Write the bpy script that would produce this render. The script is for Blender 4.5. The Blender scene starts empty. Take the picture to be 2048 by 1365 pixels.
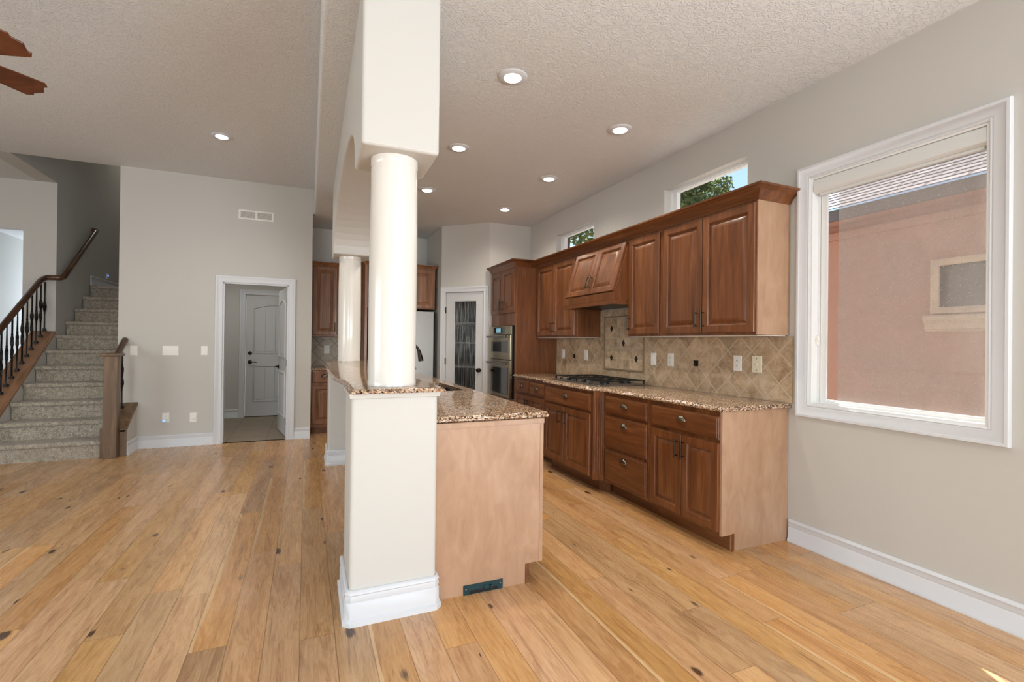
import bpy, bmesh, math, random
from mathutils import Vector, Matrix

# ------------------------------------------------------------------ camera, world, sun, exposure
S = bpy.context.scene
COL = S.collection
V3 = Vector

F_PX, YAW, PITCH, ROLL, CAM_H = 960.39, math.radians(23.2438), math.radians(0.2451), math.radians(0.6669), 1.30
_fw = V3((math.sin(YAW) * math.cos(PITCH), math.cos(YAW) * math.cos(PITCH), math.sin(PITCH)))
_r = V3((math.cos(YAW), -math.sin(YAW), 0))
_u = _r.cross(_fw)
_r2 = _r * math.cos(ROLL) + _u * math.sin(ROLL)
_u2 = _u * math.cos(ROLL) - _r * math.sin(ROLL)
cam_data = bpy.data.cameras.new('camera')
cam_data.sensor_width = 36.0
cam_data.lens = 36.0 * F_PX / 2048.0
cam_data.clip_start = 0.05
cam = bpy.data.objects.new('camera', cam_data)
COL.objects.link(cam)
_M = Matrix((_r2, _u2, -_fw)).transposed().to_4x4()
_M.translation = V3((0, 0, CAM_H))
cam.matrix_world = _M
S.camera = cam

S.view_settings.view_transform = 'Standard'
S.view_settings.look = 'None'
S.view_settings.gamma = 1.0
S.view_settings.use_curve_mapping = False
S.view_settings.exposure = -0.06

world = bpy.data.worlds.new('daylight')
S.world = world
world.use_nodes = True
wn = world.node_tree
sky = wn.nodes.new('ShaderNodeTexSky')
sky.sky_type = 'NISHITA'
sky.sun_disc = False
sky.sun_elevation = math.radians(45.7)
sky.sun_rotation = math.radians(28.9)
sky.air_density = 1.3
sky.dust_density = 0.2
sky.ozone_density = 2.5
wn.nodes['Background'].inputs['Strength'].default_value = 0.17
wn.links.new(sky.outputs[0], wn.nodes['Background'].inputs['Color'])

def add_light(name, kind, loc, direction, energy, color=(1, 1, 1), size=None, size_y=None, spot=None, parent=None):
    d = bpy.data.lights.new(name, kind)
    d.energy = energy
    d.color = color
    if kind == 'AREA':
        d.shape = 'RECTANGLE'
        d.size = size
        d.size_y = size_y or size
    elif kind == 'SUN':
        d.angle = math.radians(0.6)
    else:
        d.shadow_soft_size = size or 0.03
        if kind == 'SPOT':
            d.spot_size = math.radians(spot or 120)
            d.spot_blend = 0.9
    o = bpy.data.objects.new(name, d)
    COL.objects.link(o)
    o.location = loc
    o.rotation_euler = V3(direction).to_track_quat('-Z', 'Y').to_euler()
    return o

add_light('sun', 'SUN', (8, 12, 12), (-0.472, -0.854, -1.0), 17.0, (1.0, 0.95, 0.87))
# daylight of unseen rear openings; the left window lamp is added as fill
add_light('daylight_rear_door', 'AREA', (1.7, -5.56, 1.25), (0, 1, 0.5), 150, (0.84, 0.92, 1.0), 2.2, 2.1)
add_light('daylight_rear_window', 'AREA', (-2.6, -5.56, 1.35), (0, 1, -0.1), 165, (0.84, 0.92, 1.0), 3.0, 1.9)
add_light('left_fill', 'AREA', (-5.56, 1.8, 1.35), (1, 0, -0.1), 100, (0.84, 0.92, 1.0), 3.4, 1.9)
add_light('daylight_patio_door', 'AREA', (3.13, -1.8, 1.15), (-1, 0.1, 0.9), 260, (0.86, 0.93, 1.0), 2.5, 2.1)
add_light('daylight_hall_window', 'AREA', (-3.7, 11.6, 1.6), (-0.1, -1, 0), 80, (0.72, 0.84, 1.0), 1.2, 1.8)

# ------------------------------------------------------------------ materials
def lin(r, g, b):
    f = lambda c: (c / 255 / 12.92) if c / 255 <= 0.04045 else ((c / 255 + 0.055) / 1.055) ** 2.4
    return (f(r), f(g), f(b), 1.0)

class NT:
    def __init__(s, name):
        s.m = bpy.data.materials.new(name)
        s.m.use_nodes = True
        s.t = s.m.node_tree
        s.p = s.t.nodes['Principled BSDF']
        s.out = s.t.nodes['Material Output']
    def n(s, typ, **kw):
        nd = s.t.nodes.new(typ)
        for k, v in kw.items():
            if k.startswith('i_'):
                key = k[2:].replace('_', ' ')
                nd.inputs[key].default_value = v
            else:
                setattr(nd, k, v)
        return nd
    def l(s, a, b):
        s.t.links.new(a, b)
    def coord(s, scale=(1, 1, 1), rot=(0, 0, 0), loc=(0, 0, 0), kind='Object'):
        tc = s.n('ShaderNodeTexCoord')
        mp = s.n('ShaderNodeMapping')
        mp.inputs['Scale'].default_value = scale
        mp.inputs['Rotation'].default_value = rot
        mp.inputs['Location'].default_value = loc
        s.l(tc.outputs[kind], mp.inputs['Vector'])
        return mp.outputs['Vector']
    def world(s):
        return s.n('ShaderNodeNewGeometry').outputs['Position']
    def math(s, op, a, b=None, c=None):
        nd = s.n('ShaderNodeMath', operation=op)
        for i, x in enumerate((a, b, c)):
            if x is None:
                continue
            if isinstance(x, (int, float)):
                nd.inputs[i].default_value = x
            else:
                s.l(x, nd.inputs[i])
        return nd.outputs[0]
    def noise(s, vec, scale, detail=4, rough=0.55, dist=0.0):
        nd = s.n('ShaderNodeTexNoise')
        nd.inputs['Scale'].default_value = scale
        nd.inputs['Detail'].default_value = detail
        nd.inputs['Roughness'].default_value = rough
        nd.inputs['Distortion'].default_value = dist
        if vec is not None:
            s.l(vec, nd.inputs['Vector'])
        return nd.outputs['Fac']
    def voronoi(s, vec, scale, feature='F1', rnd=1.0):
        nd = s.n('ShaderNodeTexVoronoi', feature=feature)
        nd.inputs['Scale'].default_value = scale
        nd.inputs['Randomness'].default_value = rnd
        if vec is not None:
            s.l(vec, nd.inputs['Vector'])
        return nd
    def ramp(s, fac, stops, interp='LINEAR'):
        nd = s.n('ShaderNodeValToRGB')
        cr = nd.color_ramp
        cr.interpolation = interp
        while len(cr.elements) < len(stops):
            cr.elements.new(0.5)
        for e, (p, c) in zip(cr.elements, stops):
            e.position = p
            e.color = c if len(c) == 4 else (*c, 1)
        s.l(fac, nd.inputs['Fac'])
        return nd.outputs['Color']
    def mix(s, fac, a, b, mode='MIX'):
        nd = s.n('ShaderNodeMix', data_type='RGBA', blend_type=mode)
        for sock, x in ((nd.inputs['Factor'], fac), (nd.inputs['A'], a), (nd.inputs['B'], b)):
            if isinstance(x, (int, float)):
                sock.default_value = x
            elif isinstance(x, tuple):
                sock.default_value = x
            else:
                s.l(x, sock)
        # RGBA sockets are the ones named A/B of colour type
        return nd.outputs['Result']
    def bump(s, h, strength=0.2, dist=0.01):
        nd = s.n('ShaderNodeBump')
        nd.inputs['Strength'].default_value = strength
        nd.inputs['Distance'].default_value = dist
        s.l(h, nd.inputs['Height'])
        s.l(nd.outputs['Normal'], s.p.inputs['Normal'])
    def base(s, c, rough=0.5, metal=0.0, coat=0.0, spec=0.5):
        if isinstance(c, tuple):
            s.p.inputs['Base Color'].default_value = c
        else:
            s.l(c, s.p.inputs['Base Color'])
        if isinstance(rough, (int, float)):
            s.p.inputs['Roughness'].default_value = rough
        else:
            s.l(rough, s.p.inputs['Roughness'])
        s.p.inputs['Metallic'].default_value = metal
        s.p.inputs['Coat Weight'].default_value = coat
        s.p.inputs['Coat Roughness'].default_value = 0.12
        s.p.inputs['Specular IOR Level'].default_value = spec
        return s.m

# RGBA mix sockets share names with the float/vector ones: pick them by type
def _mix(s, fac, a, b, mode='MIX'):
    nd = s.t.nodes.new('ShaderNodeMix')
    nd.data_type = 'RGBA'
    nd.blend_type = mode
    fs = nd.inputs[0]
    cols = [i for i in nd.inputs if i.type == 'RGBA']
    for sock, x in ((fs, fac), (cols[0], a), (cols[1], b)):
        if isinstance(x, (int, float, tuple)):
            sock.default_value = x
        else:
            s.l(x, sock)
    return [o for o in nd.outputs if o.type == 'RGBA'][0]
NT.mix = _mix

def plain(name, c, rough=0.5, metal=0.0, coat=0.0, spec=0.5, bump=None):
    t = NT(name)
    t.base(c, rough, metal, coat, spec)
    if bump:
        sc, st, ds = bump
        t.bump(t.noise(t.world(), sc, 3), st, ds)
    return t.m

M = {}
M['wall'] = plain('painted_wall', lin(201, 199, 193), 0.75, bump=(55, 0.12, 0.004), spec=0.3)
M['drywall_cream'] = plain('painted_drywall', lin(207, 205, 199), 0.5, bump=(60, 0.05, 0.003), spec=0.4)
M['trim'] = plain('white_trim_paint', lin(217, 220, 224), 0.38)
M['vinyl'] = plain('white_vinyl', lin(236, 237, 236), 0.35)
M['door_paint'] = plain('grey_white_door_paint', lin(205, 206, 207), 0.42)
M['column_paint'] = plain('glossy_cream_paint', lin(232, 229, 221), 0.18, coat=0.5)
M['plate'] = plain('white_plastic', lin(240, 238, 232), 0.35)
M['plate_almond'] = plain('almond_plastic', lin(232, 224, 200), 0.4)
M['slot'] = plain('dark_slot', lin(60, 58, 55), 0.6)
M['iron'] = plain('black_iron', lin(26, 24, 24), 0.42, 0.6)
M['bronze'] = plain('oil_rubbed_bronze', lin(52, 42, 36), 0.35, 0.85)
M['nickel'] = plain('pewter_metal', lin(126, 116, 104), 0.24, 1.0)
M['pull'] = plain('brushed_dark_metal', lin(76, 66, 57), 0.3, 0.95)
M['black'] = plain('black_enamel', lin(18, 18, 19), 0.35)
M['black_glass'] = plain('black_glass', lin(10, 10, 10), 0.06, coat=0.6)
M['register'] = plain('dark_teal_steel', lin(34, 66, 72), 0.38, 0.4)
M['grille_dark'] = plain('duct_dark', lin(70, 66, 60), 0.8)
M['shade'] = plain('white_shade_cassette', lin(220, 222, 220), 0.45)
M['sink'] = plain('dark_composite', lin(28, 26, 25), 0.4)
M['white_shelf'] = plain('white_shelf_paint', lin(215, 214, 212), 0.5)
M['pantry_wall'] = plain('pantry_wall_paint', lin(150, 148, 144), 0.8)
M['blue_plastic'] = plain('blue_white_plastic', lin(225, 232, 246), 0.4)
M['cord'] = plain('white_cord', lin(228, 226, 220), 0.5)
M['concrete'] = plain('outdoor_concrete', lin(150, 145, 138), 0.9, bump=(8, 0.2, 0.01))
M['stone_trim'] = plain('cast_stone', lin(226, 200, 172), 0.8, bump=(40, 0.1, 0.004))
M['bark'] = plain('bark', lin(92, 76, 60), 0.9, bump=(20, 0.5, 0.02))
M['fascia'] = plain('fascia_paint', lin(112, 104, 104), 0.7)

def steel(name, c, rough=0.28):
    t = NT(name)
    v = t.coord((2, 2, 220))
    n = t.noise(v, 3, 2)
    t.base(c, t.math('MULTIPLY_ADD', n, 0.12, rough - 0.05), 1.0)
    t.bump(n, 0.03, 0.001)
    return t.m
M['steel'] = steel('brushed_steel', lin(146, 143, 139), 0.36)
M['steel_bronze'] = steel('bronze_tint_steel', lin(176, 165, 140), 0.24)

def emit(name, c, st):
    t = NT(name)
    t.base(c, 0.5)
    t.p.inputs['Emission Color'].default_value = c
    t.p.inputs['Emission Strength'].default_value = st
    return t.m
M['bulb'] = emit('lit_bulb', (1.0, 0.95, 0.86, 1), 14.0)
M['display'] = emit('lit_display', lin(120, 170, 190), 0.6)
M['night_light'] = emit('lit_blue_night_light', lin(90, 130, 255), 3.0)

def ceiling_mat():
    t = NT('knockdown_ceiling')
    w = t.world()
    n1 = t.noise(w, 34, 3, 0.6, 1.4)
    n2 = t.noise(w, 9, 2)
    k = t.ramp(n1, [(0.47, (0, 0, 0)), (0.56, (1, 1, 1))])
    h = t.math('MULTIPLY', k, t.math('MULTIPLY_ADD', n2, 0.8, 0.3))
    t.base(lin(224, 225, 224), 0.85, spec=0.25)
    t.bump(h, 0.6, 0.008)
    return t.m
M['ceiling'] = ceiling_mat()

def wood(name, dark, mid, light, scale=(26, 26, 2.2), rough=0.36, coat=0.25, vary=0.18, spec=0.4):
    t = NT(name)
    v = t.coord(scale)
    oi = t.n('ShaderNodeObjectInfo').outputs['Random']
    off = t.n('ShaderNodeVectorMath', operation='ADD')
    t.l(v, off.inputs[0])
    sc = t.n('ShaderNodeVectorMath', operation='SCALE')
    sc.inputs[0].default_value = (31, 17, 23)
    t.l(oi, sc.inputs['Scale'])
    t.l(sc.outputs[0], off.inputs[1])
    vv = off.outputs[0]
    n1 = t.noise(vv, 1.0, 6, 0.6, 0.8)
    n2 = t.noise(vv, 0.22, 3, 0.5, 0.3)
    f = t.math('ADD', t.math('MULTIPLY', n1, 0.6), t.math('MULTIPLY', n2, 0.4))
    c = t.ramp(f, [(0.32, dark), (0.5, mid), (0.68, light)])
    hsv = t.n('ShaderNodeHueSaturation')
    t.l(c, hsv.inputs['Color'])
    t.l(t.math('MULTIPLY_ADD', oi, vary, 1 - vary / 2), hsv.inputs['Value'])
    t.base(hsv.outputs['Color'], rough, coat=coat, spec=spec)
    t.bump(n1, 0.04, 0.002)
    return t.m
CD, CM, CL = lin(84, 48, 25), lin(113, 67, 36), lin(140, 90, 53)
M['wood_v'] = wood('maple_stained_vertical_grain', CD, CM, CL)
M['wood_h'] = wood('maple_stained_horizontal_grain', CD, CM, CL, scale=(26, 2.2, 26))
M['wood_hx'] = wood('maple_stained_cross_grain', CD, CM, CL, scale=(2.2, 26, 26))
M['wood_lit'] = wood('maple_stained_lit_tone', lin(166, 129, 102), lin(180, 144, 115), lin(192, 158, 130), scale=(14, 14, 5), rough=0.36, vary=0.06)  # cabinet maple made paler: light on the camera-facing ends put into the colour
M['wood_back'] = wood('maple_stained_back_run', lin(104, 66, 42), lin(138, 94, 64), lin(168, 120, 84))
M['dark_wood'] = wood('walnut_stained_post', lin(74, 56, 42), lin(114, 90, 68), lin(142, 116, 90), scale=(16, 16, 1.6), rough=0.4)
M['rail_wood'] = wood('walnut_stained_rail', lin(50, 30, 18), lin(84, 54, 34), lin(112, 76, 48), scale=(30, 3, 6), rough=0.25, coat=0.4)
M['cap_wood'] = wood('oak_stained_cap', lin(92, 64, 44), lin(136, 100, 72), lin(166, 126, 96), scale=(20, 3, 5), rough=0.35)
M['fan_wood'] = wood('walnut_fan_blade', lin(58, 30, 18), lin(96, 52, 30), lin(126, 72, 42), scale=(6, 6, 6), rough=0.35)

def floor_mat():
    t = NT('oak_plank_floor')
    sep = t.n('ShaderNodeSeparateXYZ')
    t.l(t.world(), sep.inputs[0])
    X, Y = sep.outputs['X'], sep.outputs['Y']
    PW, PL = 0.142, 1.75
    px = t.math('DIVIDE', t.math('ADD', X, 20.03), PW)
    ix = t.math('FLOOR', px)
    fx = t.math('SUBTRACT', px, ix)
    wn1 = t.n('ShaderNodeTexWhiteNoise', noise_dimensions='1D')
    t.l(ix, wn1.inputs['W'])
    py = t.math('ADD', t.math('DIVIDE', Y, PL), t.math('MULTIPLY_ADD', wn1.outputs['Value'], 7.0, 40.0))
    iy = t.math('FLOOR', py)
    fy = t.math('SUBTRACT', py, iy)
    comb = t.n('ShaderNodeCombineXYZ')
    t.l(ix, comb.inputs['X'])
    t.l(iy, comb.inputs['Y'])
    wn2 = t.n('ShaderNodeTexWhiteNoise', noise_dimensions='2D')
    t.l(comb.outputs[0], wn2.inputs['Vector'])
    rnd, rcol = wn2.outputs['Value'], wn2.outputs['Color']
    gx = t.math('MULTIPLY_ADD', rnd, 37.0, X)
    gv = t.n('ShaderNodeCombineXYZ')
    t.l(gx, gv.inputs['X'])
    t.l(Y, gv.inputs['Y'])
    t.l(t.math('MULTIPLY', rnd, 91.0), gv.inputs['Z'])
    def stretch(sx, sy):
        m = t.n('ShaderNodeMapping')
        m.inputs['Scale'].default_value = (sx, sy, 1)
        t.l(gv.outputs[0], m.inputs['Vector'])
        return m.outputs[0]
    fine = t.noise(stretch(140, 5), 1.0, 4, 0.6, 0.3)
    broad = t.noise(stretch(9, 1.0), 1.0, 4, 0.55, 1.6)
    # cathedral rings
    rings = t.math('FRACT', t.math('MULTIPLY', broad, 9.0))
    ringl = t.math('PINGPONG', rings, 0.5)
    tone = t.math('ADD', t.math('MULTIPLY', fine, 0.26), t.math('ADD', t.math('MULTIPLY', broad, 0.5), t.math('MULTIPLY', ringl, 0.28)))
    c = t.ramp(tone, [(0.26, lin(170, 120, 74)), (0.46, lin(207, 160, 108)), (0.62, lin(217, 174, 125)), (0.85, lin(231, 198, 156))])
    hsv = t.n('ShaderNodeHueSaturation')
    t.l(c, hsv.inputs['Color'])
    sepc = t.n('ShaderNodeSeparateColor')
    t.l(rcol, sepc.inputs[0])
    t.l(t.math('MULTIPLY_ADD', sepc.outputs[0], 0.30, 0.83), hsv.inputs['Value'])
    t.l(t.math('MULTIPLY_ADD', sepc.outputs[1], 0.2, 0.88), hsv.inputs['Saturation'])
    t.l(t.math('MULTIPLY_ADD', sepc.outputs[2], 0.008, 0.4965), hsv.inputs['Hue'])
    col = hsv.outputs['Color']
    # dark mineral streaks and knots
    st = t.noise(stretch(22, 1.3), 1.0, 3, 0.6, 2.0)
    stm = t.ramp(st, [(0.58, (0, 0, 0)), (0.72, (1, 1, 1))])
    col = t.mix(t.math('MULTIPLY', stm, 0.42), col, lin(104, 66, 38))
    vk = t.voronoi(stretch(7.5, 3.4), 1.0)
    ksz = t.n('ShaderNodeSeparateColor')
    t.l(vk.outputs['Color'], ksz.inputs[0])
    kd = t.math('ADD', vk.outputs['Distance'], t.math('MULTIPLY', t.math('SUBTRACT', fine, 0.5), 0.16))
    kr = t.math('MULTIPLY_ADD', ksz.outputs[0], 0.30, -0.09)
    km = t.n('ShaderNodeMapRange')
    t.l(kd, km.inputs['Value'])
    t.l(kr, km.inputs['From Max'])
    km.inputs['From Min'].default_value = 0.0
    km.inputs['To Min'].default_value = 1.0
    km.inputs['To Max'].default_value = 0.0
    kmask = t.math('MULTIPLY', km.outputs[0], t.math('GREATER_THAN', ksz.outputs[0], 0.40))
    col = t.mix(t.math('MINIMUM', t.math('MULTIPLY', kmask, 2.6), 0.9), col, lin(58, 36, 22))
    # pale sapwood edges on some boards
    sap = t.math('MULTIPLY', t.math('LESS_THAN', fx, t.math('MULTIPLY_ADD', broad, 0.3, -0.03)), t.math('GREATER_THAN', sepc.outputs[1], 0.86))
    col = t.mix(t.math('MULTIPLY', sap, 0.55), col, lin(236, 204, 156))
    # seams
    e1 = t.math('LESS_THAN', t.math('MINIMUM', fx, t.math('SUBTRACT', 1.0, fx)), 0.012)
    e2 = t.math('LESS_THAN', t.math('MINIMUM', fy, t.math('SUBTRACT', 1.0, fy)), 0.0008)
    seam = t.math('MAXIMUM', e1, e2)
    col = t.mix(t.math('MULTIPLY', seam, 0.6), col, lin(96, 62, 36))
    t.base(col, t.math('MULTIPLY_ADD', fine, 0.14, 0.2), coat=0.15, spec=0.45)
    t.bump(t.math('SUBTRACT', t.math('MULTIPLY', fine, 0.2), seam), 0.06, 0.002)
    return t.m
M['floor'] = floor_mat()

def granite():
    t = NT('polished_granite')
    w = t.world()
    n0 = t.noise(w, 60, 4, 0.65, 0.6)
    v1 = t.voronoi(w, 150)
    s1 = t.n('ShaderNodeSeparateColor')
    t.l(v1.outputs['Color'], s1.inputs[0])
    f = t.math('ADD', t.math('MULTIPLY', s1.outputs[0], 0.55), t.math('MULTIPLY', n0, 0.5))
    c = t.ramp(f, [(0.26, lin(34, 27, 24)), (0.36, lin(104, 74, 56)), (0.5, lin(166, 128, 98)), (0.66, lin(206, 178, 148)), (0.82, lin(230, 216, 198))])
    n1 = t.noise(w, 26, 3, 0.6, 1.2)
    dk = t.ramp(n1, [(0.6, (0, 0, 0)), (0.68, (1, 1, 1))])
    c = t.mix(t.math('MULTIPLY', dk, 0.7), c, lin(52, 40, 34))
    t.base(c, 0.1, spec=0.5)
    return t.m
M['granite'] = granite()

def travertine_cols(t, w, rnd):
    n = t.noise(w, 9, 5, 0.6, 0.8)
    n2 = t.noise(w, 60, 3, 0.6)
    c = t.ramp(t.math('ADD', t.math('MULTIPLY', n, 0.75), t.math('MULTIPLY', n2, 0.25)), [(0.32, lin(148, 122, 94)), (0.5, lin(184, 160, 132)), (0.68, lin(210, 190, 164))])
    h = t.n('ShaderNodeHueSaturation')
    t.l(c, h.inputs['Color'])
    t.l(t.math('MULTIPLY_ADD', rnd, 0.34, 0.82), h.inputs['Value'])
    return h.outputs['Color'], n2

def tile_mat(name, axis, u0, v0, diag=0.2175, square=None, grout=lin(200, 183, 158), gray=False):
    """Diamond tiles in the vertical plane spanned by axis (X or Y) and Z, or square ones."""
    t = NT(name)
    w = t.world()
    sep = t.n('ShaderNodeSeparateXYZ')
    t.l(w, sep.inputs[0])
    U = t.math('SUBTRACT', sep.outputs[axis], u0)
    Z = t.math('SUBTRACT', sep.outputs['Z'], v0)
    if square:
        a, b = t.math('DIVIDE', U, square), t.math('DIVIDE', Z, square)
        g = 0.022
    else:
        a = t.math('DIVIDE', t.math('ADD', U, Z), diag)
        b = t.math('DIVIDE', t.math('SUBTRACT', U, Z), diag)
        g = 0.024
    ia, ib = t.math('FLOOR', a), t.math('FLOOR', b)
    fa, fb = t.math('SUBTRACT', a, ia), t.math('SUBTRACT', b, ib)
    cm = t.n('ShaderNodeCombineXYZ')
    t.l(ia, cm.inputs['X'])
    t.l(ib, cm.inputs['Y'])
    wn_ = t.n('ShaderNodeTexWhiteNoise', noise_dimensions='2D')
    t.l(cm.outputs[0], wn_.inputs['Vector'])
    col, n2 = travertine_cols(t, w, wn_.outputs['Value'])
    if gray:
        col = t.mix(0.55, col, lin(186, 186, 178))
    m = t.math('MINIMUM', t.math('MINIMUM', fa, t.math('SUBTRACT', 1.0, fa)), t.math('MINIMUM', fb, t.math('SUBTRACT', 1.0, fb)))
    gm = t.ramp(m, [(g * 0.7, (1, 1, 1)), (g * 1.5, (0, 0, 0))])
    col = t.mix(gm, col, grout)
    t.base(col, 0.5, spec=0.35)
    t.bump(t.math('SUBTRACT', t.math('MULTIPLY', n2, 0.15), gm), 0.35, 0.004)
    return t.m
M['splash'] = tile_mat('travertine_diamond_tile', 'Y', 2.84, 1.153)
M['splash_square'] = tile_mat('travertine_square_tile', 'Y', 3.735, 1.047, square=0.1055)
M['splash_back'] = tile_mat('grey_travertine_diamond_tile', 'X', 0.30, 1.15, grout=lin(140, 134, 124), gray=True)
M['border'] = plain('travertine_border', lin(140, 116, 90), 0.6, bump=(80, 0.3, 0.004))

def hall_tile():
    t = NT('hall_floor_tile')
    w = t.world()
    br = t.n('ShaderNodeTexBrick', offset=0.0)
    br.inputs['Scale'].default_value = 1.0
    br.inputs['Brick Width'].default_value = 0.46
    br.inputs['Row Height'].default_value = 0.46
    br.inputs['Mortar Size'].default_value = 0.006
    br.inputs['Color1'].default_value = lin(150, 136, 116)
    br.inputs['Color2'].default_value = lin(168, 152, 130)
    br.inputs['Mortar'].default_value = lin(120, 110, 96)
    t.l(w, br.inputs['Vector'])
    n = t.noise(w, 6, 4)
    c = t.mix(t.math('MULTIPLY', n, 0.4), br.outputs['Color'], lin(110, 98, 82))
    t.base(c, 0.45)
    return t.m
M['hall_tile'] = hall_tile()

def carpet():
    t = NT('beige_carpet')
    w = t.world()
    n = t.noise(w, 110, 3, 0.7)
    n2 = t.noise(w, 26, 3, 0.6)
    c = t.ramp(t.math('ADD', t.math('MULTIPLY', n, 0.7), t.math('MULTIPLY', n2, 0.3)), [(0.36, lin(122, 111, 95)), (0.5, lin(176, 165, 148)), (0.64, lin(214, 205, 190))])
    t.base(c, 0.95, spec=0.1)
    t.p.inputs['Sheen Weight'].default_value = 0.3
    t.bump(n, 0.9, 0.012)
    return t.m
M['carpet'] = carpet()

def stucco():
    t = NT('terracotta_stucco')
    w = t.world()
    n = t.noise(w, 70, 3, 0.7)
    n2 = t.noise(w, 1.6, 4)
    c = t.mix(n2, lin(196, 148, 128), lin(206, 160, 141))
    t.base(c, 0.9, spec=0.2)
    t.bump(n, 0.5, 0.01)
    return t.m
M['stucco'] = stucco()

def shingles():
    t = NT('asphalt_shingles')
    v = t.coord((1, 1, 1), kind='Object')
    br = t.n('ShaderNodeTexBrick', offset=0.5)
    br.inputs['Scale'].default_value = 1.0
    br.inputs['Brick Width'].default_value = 0.32
    br.inputs['Row Height'].default_value = 0.13
    br.inputs['Mortar Size'].default_value = 0.016
    br.inputs['Mortar Smooth'].default_value = 0.1
    br.inputs['Color1'].default_value = lin(196, 190, 194)
    br.inputs['Color2'].default_value = lin(140, 134, 140)
    br.inputs['Mortar'].default_value = lin(52, 52, 60)
    t.l(v, br.inputs['Vector'])
    n = t.noise(v, 90, 3)
    c = t.mix(t.math('MULTIPLY', n, 0.4), br.outputs['Color'], lin(206, 200, 204))
    t.base(c, 0.9, spec=0.2)
    t.bump(br.outputs['Fac'], -0.6, 0.01)
    return t.m
M['shingles'] = shingles()

def leaves(name, a, b):
    t = NT(name)
    oi = t.noise(t.world(), 2.2, 2)
    c = t.ramp(oi, [(0.35, a), (0.65, b)])
    t.base(c, 0.5, spec=0.4)
    t.p.inputs['Transmission Weight'].default_value = 0.0
    tr = t.n('ShaderNodeBsdfTranslucent')
    t.l(c, tr.inputs['Color'])
    mx = t.n('ShaderNodeMixShader')
    mx.inputs[0].default_value = 0.5
    t.l(t.p.outputs[0], mx.inputs[1])
    t.l(tr.outputs[0], mx.inputs[2])
    t.l(mx.outputs[0], t.out.inputs['Surface'])
    return t.m
M['leaf'] = leaves('green_leaves', lin(88, 108, 62), lin(140, 152, 96))

def glass(name, dust=0.0, rain=False, tint=(1, 1, 1, 1), refl=0.08):
    t = NT(name)
    tp = t.n('ShaderNodeBsdfTransparent')
    tp.inputs['Color'].default_value = tint
    gl = t.n('ShaderNodeBsdfGlossy')
    gl.inputs['Roughness'].default_value = 0.02
    fr = t.n('ShaderNodeFresnel')
    fr.inputs['IOR'].default_value = 1.45
    mx = t.n('ShaderNodeMixShader')
    bf = t.n('ShaderNodeNewGeometry').outputs['Backfacing']
    t.l(t.math('MULTIPLY', fr.outputs[0], t.math('SUBTRACT', 1.0, bf)), mx.inputs[0])
    t.l(tp.outputs[0], mx.inputs[1])
    t.l(gl.outputs[0], mx.inputs[2])
    res = mx.outputs[0]
    if dust:
        w = t.world()
        df = t.n('ShaderNodeBsdfDiffuse')
        df.inputs['Color'].default_value = lin(205, 198, 192)
        tl = t.n('ShaderNodeBsdfTranslucent')
        tl.inputs['Color'].default_value = lin(120, 112, 106)
        ad = t.n('ShaderNodeMixShader')
        ad.inputs[0].default_value = 0.5
        t.l(df.outputs[0], ad.inputs[1])
        t.l(tl.outputs[0], ad.inputs[2])
        n = t.noise(w, 3.0, 5, 0.6)
        vo = t.voronoi(w, 70)
        sp = t.ramp(vo.outputs['Distance'], [(0.10, (1, 1, 1)), (0.18, (0, 0, 0))])
        vo2 = t.voronoi(w, 190)
        sp2 = t.ramp(vo2.outputs['Distance'], [(0.12, (1, 1, 1)), (0.25, (0, 0, 0))])
        nz = t.noise(w, 240, 2)
        f = t.math('ADD', t.math('MULTIPLY', n, dust), t.math('ADD', t.math('MULTIPLY', sp, 0.5), t.math('MULTIPLY', sp2, 0.14)))
        f = t.math('ADD', f, t.math('MULTIPLY', nz, dust * 0.4))
        m2 = t.n('ShaderNodeMixShader')
        t.l(f, m2.inputs[0])
        t.l(res, m2.inputs[1])
        t.l(ad.outputs[0], m2.inputs[2])
        res = m2.outputs[0]
    if rain:
        v = t.coord((60, 60, 4))
        n = t.noise(v, 1.0, 3, 0.5, 0.5)
        b = t.n('ShaderNodeBump')
        b.inputs['Strength'].default_value = 0.5
        b.inputs['Distance'].default_value = 0.01
        t.l(n, b.inputs['Height'])
        t.l(b.outputs[0], gl.inputs['Normal'])
        gl.inputs['Roughness'].default_value = 0.12
        df = t.n('ShaderNodeBsdfDiffuse')
        df.inputs['Color'].default_value = lin(190, 192, 192)
        m2 = t.n('ShaderNodeMixShader')
        t.l(t.math('MULTIPLY', t.ramp(n, [(0.45, (0, 0, 0)), (0.7, (1, 1, 1))]), 0.22), m2.inputs[0])
        t.l(res, m2.inputs[1])
        t.l(df.outputs[0], m2.inputs[2])
        res = m2.outputs[0]
    t.l(res, t.out.inputs['Surface'])
    return t.m
M['glass'] = glass('clear_glass')
M['dusty'] = glass('dusty_glass', dust=0.48)
M['rain'] = glass('rain_glass', rain=True, tint=(0.8, 0.81, 0.81, 1))
M['dark_pane'] = plain('neighbour_window_pane', lin(74, 76, 72), 0.08, coat=0.3)

# ------------------------------------------------------------------ mesh helpers
ORI = {}

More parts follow.
